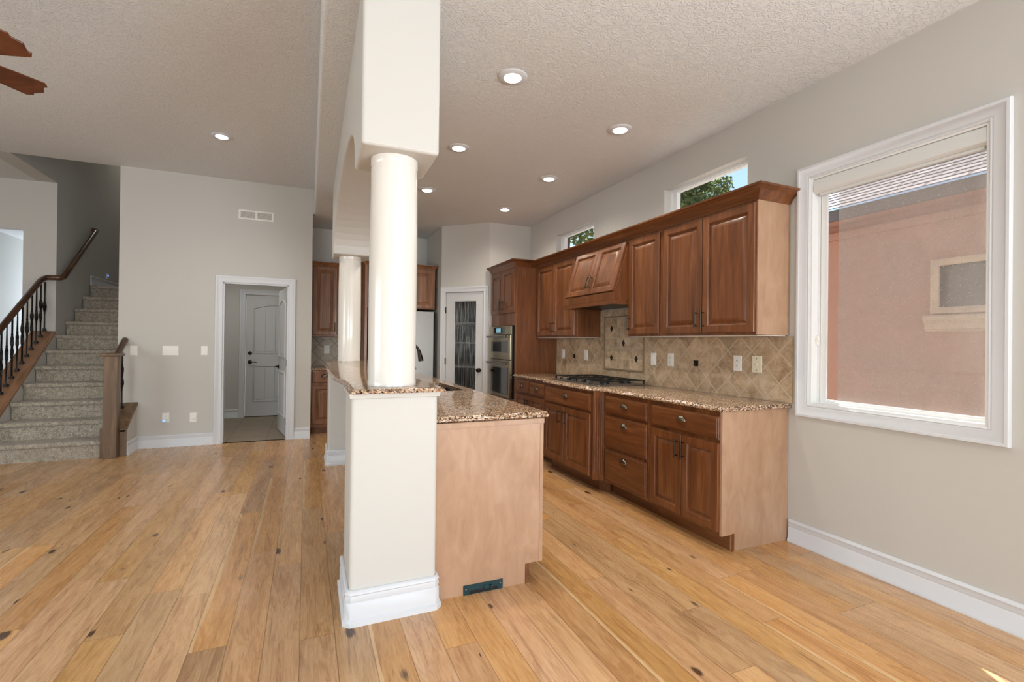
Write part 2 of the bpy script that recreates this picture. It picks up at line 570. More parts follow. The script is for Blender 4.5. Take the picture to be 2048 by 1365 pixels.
class MB:
    def __init__(s):
        s.v, s.f = [], []
    def add(s, vs, fs):
        k = len(s.v)
        s.v += [tuple(p) for p in vs]
        s.f += [tuple(i + k for i in f) for f in fs]
        return s
    def box(s, x0, x1, y0, y1, z0, z1):
        return s.add([(x0, y0, z0), (x1, y0, z0), (x1, y1, z0), (x0, y1, z0), (x0, y0, z1), (x1, y0, z1), (x1, y1, z1), (x0, y1, z1)],
                     [(0, 3, 2, 1), (4, 5, 6, 7), (0, 1, 5, 4), (1, 2, 6, 5), (2, 3, 7, 6), (3, 0, 4, 7)])
    def obox(s, c, ax, ay, az):
        """box given by centre and three half-axis vectors"""
        c, ax, ay, az = V3(c), V3(ax), V3(ay), V3(az)
        ps = [c + i * ax + j * ay + k * az for k in (-1, 1) for j in (-1, 1) for i in (-1, 1)]
        return s.add(ps, [(0, 2, 3, 1), (4, 5, 7, 6), (0, 1, 5, 4), (1, 3, 7, 5), (3, 2, 6, 7), (2, 0, 4, 6)])
    def loops(s, L, cap0=True, cap1=True, closed=True):
        n = len(L[0])
        vs = [p for l in L for p in l]
        fs = []
        for a in range(len(L) - 1):
            for i in range(n if closed else n - 1):
                j = (i + 1) % n
                fs.append((a * n + i, a * n + j, (a + 1) * n + j, (a + 1) * n + i))
        if cap0:
            fs.append(tuple(range(n))[::-1])
        if cap1:
            fs.append(tuple((len(L) - 1) * n + i for i in range(n)))
        return s.add(vs, fs)
    def prism(s, poly, axis, a0, a1):
        def P(p, a):
            return {'X': (a, p[0], p[1]), 'Y': (p[0], a, p[1]), 'Z': (p[0], p[1], a)}[axis]
        return s.loops([[P(p, a0) for p in poly], [P(p, a1) for p in poly]])
    def tube(s, pts, r, n=10, caps=True, squash=1.0):
        pts = [V3(p) for p in pts]
        L = []
        up = V3((0, 0, 1))
        for i, p in enumerate(pts):
            d = (pts[min(i + 1, len(pts) - 1)] - pts[max(i - 1, 0)]).normalized()
            a = d.cross(up)
            if a.length < 1e-4:
                a = d.cross(V3((0, 1, 0)))
            a.normalize()
            b = a.cross(d).normalized()
            rr = r[i] if isinstance(r, (list, tuple)) else r
            L.append([p + a * (rr * math.cos(2 * math.pi * k / n)) + b * (rr * squash * math.sin(2 * math.pi * k / n)) for k in range(n)])
        return s.loops(L, caps, caps)
    def lathe(s, prof, cx, cy, n=32, cap0=True, cap1=True):
        return s.loops([[(cx + r * math.cos(2 * math.pi * k / n), cy + r * math.sin(2 * math.pi * k / n), z) for k in range(n)] for r, z in prof], cap0, cap1)
    def lathe_dir(s, prof, c, d, n=20):
        """profile (radius, distance along d) about axis d through c"""
        c, d = V3(c), V3(d).normalized()
        a = d.cross(V3((0, 0, 1)))
        if a.length < 1e-3:
            a = d.cross(V3((0, 1, 0)))
        a.normalize()
        b = d.cross(a)
        return s.loops([[c + d * h + a * (r * math.cos(2 * math.pi * k / n)) + b * (r * math.sin(2 * math.pi * k / n)) for k in range(n)] for r, h in prof])
    def panel(s, o, u, v, nrm, w, h, lp):
        """stack of rectangles on a face: lp = (inset, height)"""
        o, u, v, nrm = V3(o), V3(u), V3(v), V3(nrm)
        L = []
        for ins, d in lp:
            L.append([o + u * a + v * b + nrm * d for a, b in ((ins, ins), (w - ins, ins), (w - ins, h - ins), (ins, h - ins))])
        return s.loops(L)
    def sweep(s, path, prof, fn=lambda u, v, d: (u, v, d), closed=False, side=1):
        """profile (out, d) swept on a 2-D path with mitred corners; out is to the left of travel when side = 1"""
        n = len(path)
        P = [Vector((p[0], p[1])) for p in path]
        L = []
        for i in range(n):
            def nrm(a, b):
                d = (b - a).normalized()
                return Vector((-d.y, d.x)) * side
            if closed:
                n0, n1 = nrm(P[i - 1], P[i]), nrm(P[i], P[(i + 1) % n])
            else:
                n0 = nrm(P[max(i - 1, 0)], P[max(i, 1)])
                n1 = nrm(P[min(i, n - 2)], P[min(i + 1, n - 1)])
            m = (n0 + n1)
            m = m / max(m.dot(n0), 1e-4)
            L.append([fn(P[i].x + m.x * o, P[i].y + m.y * o, d) for o, d in prof])
        if closed:
            L.append(L[0])
        return s.loops(L, not closed, not closed)
    def wall(s, fn, u0, u1, v0, v1, holes, t):
        """slab between depth 0 and t over (u, v) with rectangular holes, reveals included"""
        us = sorted({u0, u1, *[h[0] for h in holes], *[h[1] for h in holes]})
        vs = sorted({v0, v1, *[h[2] for h in holes], *[h[3] for h in holes]})
        inside = lambda a, b: any(h[0] < a < h[1] and h[2] < b < h[3] for h in holes)
        for i in range(len(us) - 1):
            for j in range(len(vs) - 1):
                a, b, c, d = us[i], us[i + 1], vs[j], vs[j + 1]
                if inside((a + b) / 2, (c + d) / 2):
                    continue
                for dep in (0, t):
                    s.add([fn(a, c, dep), fn(b, c, dep), fn(b, d, dep), fn(a, d, dep)], [(0, 1, 2, 3)])
        rects = [(h, 1) for h in holes] + [((u0, u1, v0, v1), 0)]
        for (a, b, c, d), _k in rects:
            for p, q in (((a, c), (b, c)), ((b, c), (b, d)), ((b, d), (a, d)), ((a, d), (a, c))):
                s.add([fn(*p, 0), fn(*q, 0), fn(*q, t), fn(*p, t)], [(0, 1, 2, 3)])
        return s
    def build(s, name, mat, parent=None, smooth=None, bevel=None, seg=2, label=None, weld=True):
        me = bpy.data.meshes.new(name)
        me.from_pydata(s.v, [], s.f)
        bm = bmesh.new()
        bm.from_mesh(me)
        if weld:
            bmesh.ops.remove_doubles(bm, verts=bm.verts, dist=1e-5)
        bmesh.ops.recalc_face_normals(bm, faces=bm.faces)
        bm.to_mesh(me)
        bm.free()
        if smooth:
            me.polygons.foreach_set('use_smooth', [True] * len(me.polygons))
            me.set_sharp_from_angle(angle=math.radians(smooth))
        me.materials.append(M[mat])
        o = bpy.data.objects.new(name, me)
        COL.objects.link(o)
        if parent is None:
            xs = [v.co for v in me.vertices]
            mn = V3((min(p.x for p in xs), min(p.y for p in xs), min(p.z for p in xs)))
            mxv = V3((max(p.x for p in xs), max(p.y for p in xs), max(p.z for p in xs)))
            org = V3(((mn.x + mxv.x) / 2, (mn.y + mxv.y) / 2, mn.z))
            o.location = org
        else:
            o.parent = parent
            org = ORI[parent.name]
        me.transform(Matrix.Translation(-org))
        ORI[o.name] = org
        if bevel:
            md = o.modifiers.new('bevel', 'BEVEL')
            md.width = bevel
            md.segments = seg
            md.limit_method = 'ANGLE'
            md.angle_limit = math.radians(40)
            if seg > 1:
                md.harden_normals = False
        if label:
            o['label'] = label
        return o

def tag(o, label=None, cat=None, group=None, kind=None):
    if label: o['label'] = label
    if cat: o['category'] = cat
    if group: o['group'] = group
    if kind: o['kind'] = kind
    return o

def thing(name, loc, label, cat, group=None, kind=None):
    o = bpy.data.objects.new(name, None)
    o.empty_display_size = 0.1
    COL.objects.link(o)
    o.location = loc
    ORI[o.name] = V3(loc)
    return tag(o, label, cat, group, kind)

def struct(o, label=None):
    o['kind'] = 'structure'
    if label: o['label'] = label
    return o

def dup(o, loc=None, parent=None, label=None, group=None, rot=None):
    c = o.copy()
    COL.objects.link(c)
    if parent is not None:
        c.parent = parent
    if loc is not None:
        c.location = loc
    if rot is not None:
        c.rotation_euler = rot
    if label: c['label'] = label
    if group: c['group'] = group
    ORI[c.name] = V3(c.location)
    for ch in list(o.children):
        dup(ch, None, c)
    return c

def rounded(x0, x1, y0, y1, r, n=5):
    pts = []
    for cx, cy, a in ((x1 - r, y0 + r, -90), (x1 - r, y1 - r, 0), (x0 + r, y1 - r, 90), (x0 + r, y0 + r, 180)):
        for k in range(n + 1):
            t = math.radians(a + 90 * k / n)
            pts.append((cx + r * math.cos(t), cy + r * math.sin(t)))
    return pts

# ------------------------------------------------------------------ room shell
XR, ZK, ZL = 2.99, 2.993, 3.32          # right wall, kitchen ceiling, great-room ceiling
YB, YK = 6.95, 7.80                      # wall with the hall door, kitchen back wall
sk = lambda x, y: x + 0.0105 * (y - 2.3)  # the bar runs a hair off the right wall's direction
YREAR, XLEFT = -5.5, -5.5

struct(MB().box(XLEFT - .15, 3.12, YREAR - .15, YB + .11, -.1, 0).box(.06, 3.12, YB + .11, YK + .12, -.1, 0).box(XLEFT - .15, -2.1, YB + .11, 12.2, -.1, 0).build('floor', 'floor'))
struct(MB().box(-1.945, -.041, YB + .05, 9.3, -.1, 0.002).build('floor_hall', 'hall_tile'))

# kitchen ceiling with the step up to the great-room ceiling
struct(MB().prism([(.01, YREAR - .1), (3.1, YREAR - .1), (3.1, YK + .1), (.03, YK + .1), (.03, 7.055), (.0832, 7.055)], 'Z', ZK, ZK + .45).build('ceiling', 'ceiling', bevel=.018, seg=3))
g = MB()
g.prism([(XLEFT - .1, YREAR - .1), (.0095, YREAR - .1), (.083, 6.99), (-3.199, 6.99), (-3.199, 8.12), (XLEFT - .1, 8.12)], 'Z', ZL, ZL + .12)
struct(g.build('ceiling_great_room', 'ceiling'))

# right wall with the large window and two clerestories
W1 = (1.205, 2.09, .925, 2.385)
W2 = (2.578, 3.478, 2.36, 2.712)
W3 = (4.637, 5.527, 2.36, 2.708)
struct(MB().wall(lambda u, v, d: (XR + d, u, v), YREAR - .1, YK + .1, 0, 3.5, [W1, W2, W3, (-3.1, -.5, .06, 2.25)], .115).build('wall_right', 'wall'))
# wall behind the oven tower, diagonal pantry wall, fridge side wall, kitchen back wall
P0, P1 = Vector((1.81, 6.85)), Vector((2.357, 6.32))
PT = (P1 - P0).normalized()
PN = Vector((PT.y, -PT.x))              # into the room
if PN.y > 0: PN = -PN
PLEN = (P1 - P0).length
def pan(s, z, d=0.0):
    q = P0 + PT * s + PN * d
    return (q.x, q.y, z)
struct(MB().box(2.357, XR, 6.32, 6.42, 0, ZK).build('wall_oven', 'wall'))
struct(MB().wall(lambda u, v, d: pan(u, v, -d), 0, PLEN, 0, ZK, [(.078, .675, 0, 2.022)], .1).build('wall_pantry', 'wall'))
struct(MB().box(1.81, 1.91, 6.86, YK, 0, ZK).build('wall_fridge', 'wall'))
struct(MB().box(-.02, XR, YK, YK + .12, 0, ZK).build('wall_kitchen', 'wall'))
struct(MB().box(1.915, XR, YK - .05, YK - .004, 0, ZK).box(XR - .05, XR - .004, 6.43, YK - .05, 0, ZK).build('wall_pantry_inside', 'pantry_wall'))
# wall with the hall doorway, its end turned toward the kitchen
DOOR = (-.955, -.215, 0, 2.022)
struct(MB().wall(lambda u, v, d: (u, YB + d, v), -2.01, .068, 0, 3.5, [DOOR], .11).box(-.04, .068, YB + .11, YK, 0, 3.5).build('wall_back', 'wall', bevel=.015, seg=3))
struct(MB().box(.0605, .0828, YB + .003, YB + .1, 2.996, 3.42).build('wall_back_return', 'wall'))
# hall beyond the door
g = MB().box(-1.945, -1.91, YB + .111, 9.15, 0, 2.545).box(-.045, -.041, YB + .111, 9.15, 0, 2.545)
struct(g.build('wall_hall_side', 'wall'))
struct(MB().wall(lambda u, v, d: (u, 9.15 + d, v), -1.945, .06, 0, 2.545, [(-.93, -.02, 0, 2.06)], .12).build('wall_hall_end', 'wall'))
struct(MB().box(-1.945, -.041, YB + .111, 9.3, 2.55, 2.65).build('ceiling_hall', 'ceiling'))
add_light('hall_fill_light', 'AREA', (-.9, 8.0, 2.5), (0, 0, -1), 8, (1, .95, .88), .4, .4)  # unseen lamp added to brighten the hall
# stairwell
add_light('stair_fill_light', 'AREA', (-2.5, 10.6, 5.5), (0, 0, -1), 8, (1, .93, .84), .5, .5)  # unseen lamp added to lift the dark stairwell walls
struct(MB().box(-3.2, -3.0, 8.12, 12.1, 0, 5.6).box(-3.2, -3.0, 6.99, 8.12, ZL, 5.6).build('wall_stair_left', 'wall'))
struct(MB().box(-2.01, -1.95, 7.06, 12.1, 0, 5.6).build('wall_stair_right', 'wall'))
struct(MB().box(-3.2, -1.95, 12.1, 12.2, 0, 5.6).build('wall_stair_end', 'wall'))
struct(MB().box(-3.2, -1.95, 6.9, 12.2, 5.6, 5.7).box(-3.2, -1.95, 6.9, 6.99, ZL + .13, 5.6).build('ceiling_stair', 'ceiling'))
# wall left of the stairs with an opening to the next room
struct(MB().wall(lambda u, v, d: (u, 8.12 + d, v), XLEFT - .1, -3.2, 0, ZL, [(-5.0, -3.34, 0, 2.69)], .14).box(-3.2, -3.0, 8.1, 8.119, 0, ZL).build('wall_foyer', 'wall'))
struct(MB().box(-4.35, -4.2, 8.27, 12.1, 0, 2.95).box(-4.2, -3.2, 12.1, 12.2, 0, 2.95).build('wall_foyer_end', 'wall'))
struct(MB().box(-5.0, -3.2, 8.27, 12.2, 2.87, 2.95).build('ceiling_foyer', 'ceiling'))
# out-of-view sides of the great room, with openings, the left one made for the fill lamp
struct(MB().wall(lambda u, v, d: (XLEFT - d, u, v), YREAR - .1, 8.2, 0, 3.4, [(.1, 3.5, .4, 2.3)], .15).build('wall_left', 'wall'))
struct(MB().wall(lambda u, v, d: (u, YREAR - d, v), XLEFT - .1, 3.1, 0, 3.4, [(.4, 2.7, .15, 2.3), (-4.1, -1.1, .4, 2.3)], .15).build('wall_rear', 'wall'))

# baseboards
BASE = [(0, 0), (.024, 0), (.024, .018), (.015, .026), (.015, .088), (.010, .096), (.014, .108), (.011, .124), (.015, .130), (.012, .140), (.004, .146), (0, .146)]
def base_board(name, path, side, mat='trim'):
    return struct(MB().sweep(path, BASE, side=side).build(name, mat, smooth=50))
base_board('baseboard_right', [(XR, YREAR), (XR, 2.219)], 1)
base_board('baseboard_back', [(-1.82, 6.60), (-1.82, YB), (-1.04, YB)], -1)
base_board('baseboard_back_end', [(-.13, YB), (.062, YB)], -1)
base_board('baseboard_hall', [(-1.91, 9.15), (-1.02, 9.15)], -1)
struct(MB().sweep([(-3.0, 9.18), (-3.0, 12.0)], [(a, b + 2.101) for a, b in BASE], side=-1).build('baseboard_stair', 'trim', smooth=50))

# casings
CASE = [(0, 0), (0, .011), (.012, .015), (.020, .012), (.058, .016), (.066, .022), (.078, .022), (.083, .016), (.083, 0)]
def casing(name, fn, u0, u1, z0, z1, closed=False, prof=CASE, parent=None):
    if closed:
        path = [(u0, z0), (u1, z0), (u1, z1), (u0, z1)]
        o = MB().sweep(path, prof, fn, True, side=-1).build(name, 'trim', parent, smooth=40)
    else:
        path = [(u0, z0), (u0, z1), (u1, z1), (u1, z0)]
        o = MB().sweep(path, prof, fn, False, side=1).build(name, 'trim', parent, smooth=40)
    return o
struct(casing('trim_1', lambda u, v, d: (u, YB - d, v), DOOR[0] - .005, DOOR[1] + .005, 0, 2.027))
struct(MB().box(DOOR[0] - .004, DOOR[0] + .014, YB + .002, YB + .108, 0, 2.02).box(DOOR[1] - .014, DOOR[1] + .004, YB + .002, YB + .108, 0, 2.02).box(DOOR[0], DOOR[1], YB + .002, YB + .108, 2.008, 2.026).build('trim_2', 'trim'))
struct(casing('trim_3', lambda u, v, d: (u, 9.15 - d, v), -.935, -.015, 0, 2.065))
struct(casing('trim_4', lambda u, v, d: pan(u, v, d), .073, .68, 0, 2.027, prof=[(a * .9, b) for a, b in CASE]))

# ------------------------------------------------------------------ windows
WC = [(0, 0), (0, .010), (.006, .014), (.012, .010), (.016, .014), (.022, .016), (.060, .020), (.066, .026), (.078, .026), (.082, .018), (.082, 0)]
def window_big():
    y0, y1, z0, z1 = W1
    w = struct(thing('window_1', (XR, 1.65, z0), 'large white framed window beside the upper cabinets', None))
    casing('casing', lambda u, v, d: (XR - d, u, v), y0, y1, z0, z1, True, WC, w)
    # jamb liner
    j = MB().sweep([(y0, z0), (y1, z0), (y1, z1), (y0, z1)], [(0, -.002), (.012, -.002), (.012, .112), (0, .112)], lambda u, v, d: (XR + d, u, v), True, side=1)
    j.build('jamb', 'vinyl', w)
    fr = MB()
    prof = [(.012, .07), (.012, .055), (.026, .055), (.026, .062), (.034, .066), (.034, .112), (.012, .112)]
    fr.sweep([(y0, z0), (y1, z0), (y1, z1), (y0, z1)], prof, lambda u, v, d: (XR + d, u, v), True, side=1)
    fr.box(XR + .054, XR + .066, y1 - .072, y1 - .03, z0 + .02, z1 - .02)
    fr.box(XR + .054, XR + .09, y1 - .032, y1 - .012, z0 + .02, z1 - .02)
    fr.build('frame', 'vinyl', w)
    MB().box(XR + .068, XR + .072, y0 + .03, y1 - .034, z0 + .03, z1 - .03).build('pane', 'glass', w)
    MB().box(XR + .088, XR + .090, y0 + .03, y1 - .122, z0 + .03, z1 - .03).build('insect_screen', 'dusty', w)
    # latch on the left frame member
    lt = MB().obox((XR + .05, y1 - .018, 1.34), (.012, 0, 0), (0, .006, 0), (0, 0, .03)).obox((XR + .038, y1 - .026, 1.345), (.006, 0, 0), (0, .012, 0), (0, 0, .006))
    lt.build('latch', 'plate', w, bevel=.003)
    return w
window_big()
s_ = thing('roller_shade', (XR + .04, 1.65, 2.30), 'rolled-up white roller shade at the top of the large window', 'window shade')
cs = [(.0, 2.297), (.0, 2.330), (.006, 2.372), (.062, 2.372), (.062, 2.30), (.045, 2.285), (.02, 2.285)]
MB().prism([(XR - 0.001 + a, z) for a, z in cs], 'Y', W1[0] + .0135, W1[1] - .0135).build('cassette', 'shade', s_, bevel=.004)
MB().box(XR + .022, XR + .046, W1[0] + .03, W1[1] - .04, 2.268, 2.286).build('hem_bar', 'shade', s_, bevel=.004)

def clerestory(n, W, lab):
    y0, y1, z0, z1 = W
    w = struct(thing('window_%d' % n, (XR, (y0 + y1) / 2, z0), lab, None))
    fn = lambda u, v, d: (XR + d, u, v)
    prof = [(0, .068), (.022, .068), (.022, .078), (.03, .08), (.03, .125), (0, .125)]
    MB().sweep([(y0, z0), (y1, z0), (y1, z1), (y0, z1)], prof, fn, True, side=1).box(XR + .075, XR + .12, y1 - .075, y1 - .03, z0, z1).build('frame', 'vinyl', w)
    MB().box(XR + .10, XR + .104, y0 + .02, y1 - .02, z0 + .02, z1 - .02).build('pane', 'glass', w)
clerestory(2, W2, 'wide clerestory window above the upper cabinets nearest the large window')
clerestory(3, W3, 'clerestory window above the cabinets beside the oven tower')

# ------------------------------------------------------------------ bar: piers, knee wall, arch, columns
BX0, BX1 = .195, .60
g = MB()
g.loops([[(sk(x, y), y, z) for x, y in rounded(BX0, BX1, 2.31, 2.70, .02)] for z in (0, 1.036)])
g.loops([[(sk(x, y), y, z) for x, y in rounded(BX0, BX1, 5.36, 5.75, .02)] for z in (0, 1.036)])
g.loops([[(sk(x, y), y, z) for x, y in ((.46, 2.69), (BX1, 2.69), (BX1, 5.37), (.46, 5.37))] for z in (0, 1.036)])
struct(g.build('wall_bar', 'drywall_cream', smooth=35), 'white half wall with two square piers under the raised bar')
pth = [(BX1 + .001, 2.372), (BX1 + .001, 2.322), (BX1 - .012, 2.309), (BX0 + .012, 2.309), (BX0 - .001, 2.322), (BX0 - .001, 2.701), (.459, 2.701), (.459, 5.359), (BX0 - .001 + .013, 5.359), (BX0 - .001, 5.372), (BX0 - .001, 5.751), (BX1, 5.751)]
pth = [(sk(x, y), y) for x, y in pth]
struct(MB().sweep(pth, [(a * 1.15, b * 1.08) for a, b in BASE], side=1).build('baseboard_bar', 'trim', smooth=40))
# trim board under the bar top
pth2 = [(BX1, 2.42), (BX1, 2.305), (BX0, 2.305), (BX0, 2.705), (.455, 2.705), (.455, 5.355), (BX0, 5.355), (BX0, 5.755)]
struct(MB().sweep([(sk(x, y), y) for x, y in pth2], [(0, 1.034), (.006, 1.036), (.010, 1.058), (0, 1.058)], side=1).build('trim_5', 'drywall_cream'))

# arch header resting on the columns
HX0, HX1, HZ = .225, .592, 2.218
arc = []
ya, yb = 2.705, 5.36
for k in range(25):
    t = math.pi * k / 24
    arc.append(((ya + yb) / 2 - (yb - ya) / 2 * math.cos(t), HZ + .02 + .43 * math.sin(t) ** 0.9))
prof = [(2.31, HZ), (ya, HZ)] + arc + [(yb, HZ), (5.76, HZ), (5.76, ZK + .02), (2.31, ZK + .02)]
g = MB()
g.loops([[(sk(HX0, y), y, z) for y, z in prof], [(sk(HX1, y), y, z) for y, z in prof]])
struct(g.build('wall_arch', 'drywall_cream', bevel=.016, seg=3), 'arched cream header over the two columns')

def round_column(cx, cy, label):
    z0 = 1.0805
    t = thing('round_column', (cx, cy, z0), label, 'column', 'columns on the raised bar')
    MB().lathe([(.1195, z0), (.1195, z0 + .02), (.117, z0 + .026), (.119, z0 + .3), (.1185, 1.8), (.114, HZ - .04)], cx, cy, 48).build('shaft', 'column_paint', t, smooth=40)
    MB().lathe([(.114, HZ - .04), (.1165, HZ - .036), (.1165, HZ - .0005)], cx, cy, 48).build('collar', 'column_paint', t, smooth=40)
    return t
c1 = round_column(.405, 2.485, 'large round cream column on the near end of the bar')
c2 = dup(c1, (sk(.405, 5.55), 5.55, 1.0805), None, 'round cream column at the far end of the bar, partly behind the large one')

# ------------------------------------------------------------------ counters
def offset_poly(poly, d):
    """shrink a counter-clockwise polygon by d"""
    n = len(poly)
    P = [Vector(p) for p in poly]
    out = []
    for i in range(n):
        e0, e1 = (P[i] - P[i - 1]).normalized(), (P[(i + 1) % n] - P[i]).normalized()
        n0, n1 = Vector((-e0.y, e0.x)), Vector((-e1.y, e1.x))
        m = n0 + n1
        m = m / max(m.dot(n0), .2)
        out.append((P[i].x + m.x * d, P[i].y + m.y * d))
    return out

def slab(poly, z0, z1, hole=None):
    th = z1 - z0
    prof = [(.006, z0), (0.001, z0 + th * .18), (0, z0 + th * .36), (.003, z0 + th * .55), (.0085, z0 + th * .62), (.010, z0 + th * .80), (.014, z0 + th * .96), (.020, z1)]
    L = [[(x, y, z) for x, y in offset_poly(poly, d)] for d, z in prof]
    g = MB()
    if not hole:
        return g.loops(L)
    g.loops(L, False, False)
    for z, lp in ((z0, L[0]), (z1, L[-1])):
        bm = bmesh.new()
        def ring(pts):
            vs = [bm.verts.new(p) for p in pts]
            return [bm.edges.new((vs[i], vs[(i + 1) % len(vs)])) for i in range(len(vs))]
        es = ring(lp) + ring([(x, y, z) for x, y in hole])
        bmesh.ops.triangle_fill(bm, edges=es, use_beauty=True)
        bm.verts.index_update()
        g.add([v.co[:] for v in bm.verts], [[v.index for v in f.verts] for f in bm.faces])
        bm.free()
    g.loops([[(x, y, z) for x, y in hole] for z in (z0, z1)], False, False)
    return g

# raised bar top: straight at the piers, swelling toward the great room between them
bar = [(.628, 2.268), (.634, 2.285), (.634, 5.79), (.19, 5.79), (.19, 5.33)]
pts = [(.19, 5.30), (.145, 5.0)] + [(.137 + .008 * abs(k) / 3, 4.03 - .26 * k) for k in range(-3, 4)] + [(.148, 3.10), (.19, 2.73), (.188, 2.285), (.205, 2.268)]
bar = [(sk(x, y), y) for x, y in bar[:3]] + [(sk(.19, 5.79), 5.79)] + [(sk(x, y), y) for x, y in pts]
tag(slab(bar, 1.0585, 1.080).build('bar_countertop', 'granite', smooth=60), 'raised brown granite bar top on the white half wall, columns standing on it', 'countertop')

isl = [(.607, 2.382), (1.25, 2.382), (1.265, 2.397), (1.30, 5.82), (.64, 5.82)]
SINK = (.80, 1.175, 3.66, 4.45)
hole = rounded(SINK[0], SINK[1], SINK[2], SINK[3], .03, 3)
tag(slab(isl, .888, .918, hole).build('island_countertop', 'granite', smooth=60), 'lower brown granite counter of the island with the dark sink cut in', 'countertop')

ctr = [(2.362, 2.205), (2.985, 2.205), (2.985, 5.465), (2.362, 5.465), (2.362, 4.60), (2.292, 4.50), (2.292, 3.60), (2.362, 3.50)]
tag(slab(ctr, .888, .918).build('range_countertop', 'granite', smooth=60), 'long granite counter along the right wall, cooktop set into it', 'countertop')

# ------------------------------------------------------------------ cabinet pieces
DOORP = [(0, 0), (0, .015), (.003, .020), (.010, .0205), (.050, .0205), (.052, .0165), (.058, .0135), (.060, .006), (.067, .0055), (.098, .0185), (.102, .0185)]
DRAWP = [(0, 0), (0, .011), (.004, .016), (.011, .017), (.014, .0205), (.018, .0205)]
FACES = {'-X': (V3((0, -1, 0)), V3((-1, 0, 0))), '-Y': (V3((1, 0, 0)), V3((0, -1, 0))), '+X': (V3((0, 1, 0)), V3((1, 0, 0)))}
UP = V3((0, 0, 1))

def bar_pull(parent, c, axis, nrm, length=.132, mat='pull'):
    """bar pull centred at c (a point on the face) along axis"""
    c, a, n = V3(c), V3(axis).normalized(), V3(nrm).normalized()
    g = MB()
    p0, p1 = c + n * .03 - a * length / 2, c + n * .03 + a * length / 2
    g.tube([p0, p1], .0055, 10)
    for s in (-1, 1):
        q = c + a * s * (length / 2 - .018)
        g.tube([q, q + n * .03], .0042, 8)
    return g.build('handle', mat, parent, smooth=40)

def cup_pull(parent, c, u, nrm, w=.092, h=.038, d=.024):
    c, u, n = V3(c), V3(u), V3(nrm)
    g = MB()
    L = []
    for i in range(9):
        t = math.pi * i / 8
        L.append([c + u * (w / 2 * math.cos(t)) + UP * (max(math.sin(t), .03) * h * math.cos(s) - .01) + n * (max(math.sin(t), .03) * d * math.sin(s) + .001) for s in [math.pi / 2 * j / 5 for j in range(6)]])
    g.loops(L, False, False, closed=False)
    o = g.build('cup_pull', 'nickel', parent, smooth=60)
    md = o.modifiers.new('solid', 'SOLIDIFY')
    md.thickness = .0025
    return o

def leaf_door(parent, face, at, a0, a1, z0, z1, mat='wood_v', name='door', prof=DOORP):
    """a0 < a1 along the face's run; 'at' is the face-frame plane"""
    u, n = FACES[face]
    if face == '-X':
        o = V3((at, a1, z0))
    else:
        o = V3((a0, at, z0))
    lp = list(prof)
    return MB().panel(o, u, UP, n, a1 - a0, z1 - z0, lp).build(name, mat, parent, smooth=25)

def P_on(face, at, a, z, out=.0205):
    if face == '-X': return V3((at - out, a, z))
    return V3((a, at - out, z))

def door_with_pull(parent, face, at, a0, a1, z0, z1, pull_a, pull_z, mat='wood_v', pm='pull', length=.132):
    d = leaf_door(parent, face, at, a0, a1, z0, z1, mat)
    u, n = FACES[face]
    bar_pull(d, P_on(face, at, pull_a, pull_z), UP, n, length, pm)
    return d

def drawer(parent, face, at, a0, a1, z0, z1, mat='wood_h', pz=None):
    d = leaf_door(parent, face, at, a0, a1, z0, z1, mat, 'drawer', DRAWP)
    u, n = FACES[face]
    cup_pull(d, P_on(face, at, (a0 + a1) / 2, pz or (z0 + z1) / 2 + .008), u, n)
    return d

XF = 2.395          # face frame plane of the base run
BZ = .1145          # bottom of base cabinets
def base_unit(label, y0, y1, xf=XF, near_panel=False, name='base_cabinet', toe=None):
    t = thing(name, ((xf + 2.985) / 2, (y0 + y1) / 2, 0), label, 'cabinet', 'base cabinets along the right wall')
    g = MB().box(xf, 2.984, y0 + (.018 if near_panel else .0008), y1 - .0008, BZ, .8875)
    g.build('body', 'wood_v', t, bevel=.0015)
    tx = (toe or xf + .09)
    MB().box(tx, tx + .018, y0 + (.018 if near_panel else .0008), y1 - .0008, 0.0, BZ - .0005).build('toe_kick', 'wood_h', t)
    if near_panel:
        pl = [(xf, BZ - .008), (tx, BZ - .008), (tx, 0), (2.9885, 0), (2.9885, .8875), (xf, .8875)]
        MB().prism(pl, 'Y', y0, y0 + .0175).build('end_panel', 'wood_lit', t, bevel=.001, label='end panel with light painted into its colour')
        MB().box(tx - .004, tx + .016, y0 - .003, y0 - .0002, 0, BZ - .002).build('toe_kick_edge', 'wood_v', t)
    return t
b1 = base_unit('base cabinet at the near end of the right-hand counter, one wide drawer over two doors', 2.233, 2.915, near_panel=True)
drawer(b1, '-X', XF, 2.25, 2.887, .706, .852, pz=.790)
door_with_pull(b1, '-X', XF, 2.572, 2.889, .131, .684, 2.604, .586)
door_with_pull(b1, '-X', XF, 2.25, 2.566, .131, .684, 2.543, .588)
b2 = base_unit('stack of three brown drawers between the two-door cabinet and the cooktop base', 2.915, 3.512, name='drawer_cabinet')
drawer(b2, '-X', XF, 2.94, 3.49, .709, .854, pz=.792)
drawer(b2, '-X', XF, 2.94, 3.49, .424, .689, pz=.629)
drawer(b2, '-X', XF, 2.94, 3.49, .137, .402, pz=.345)
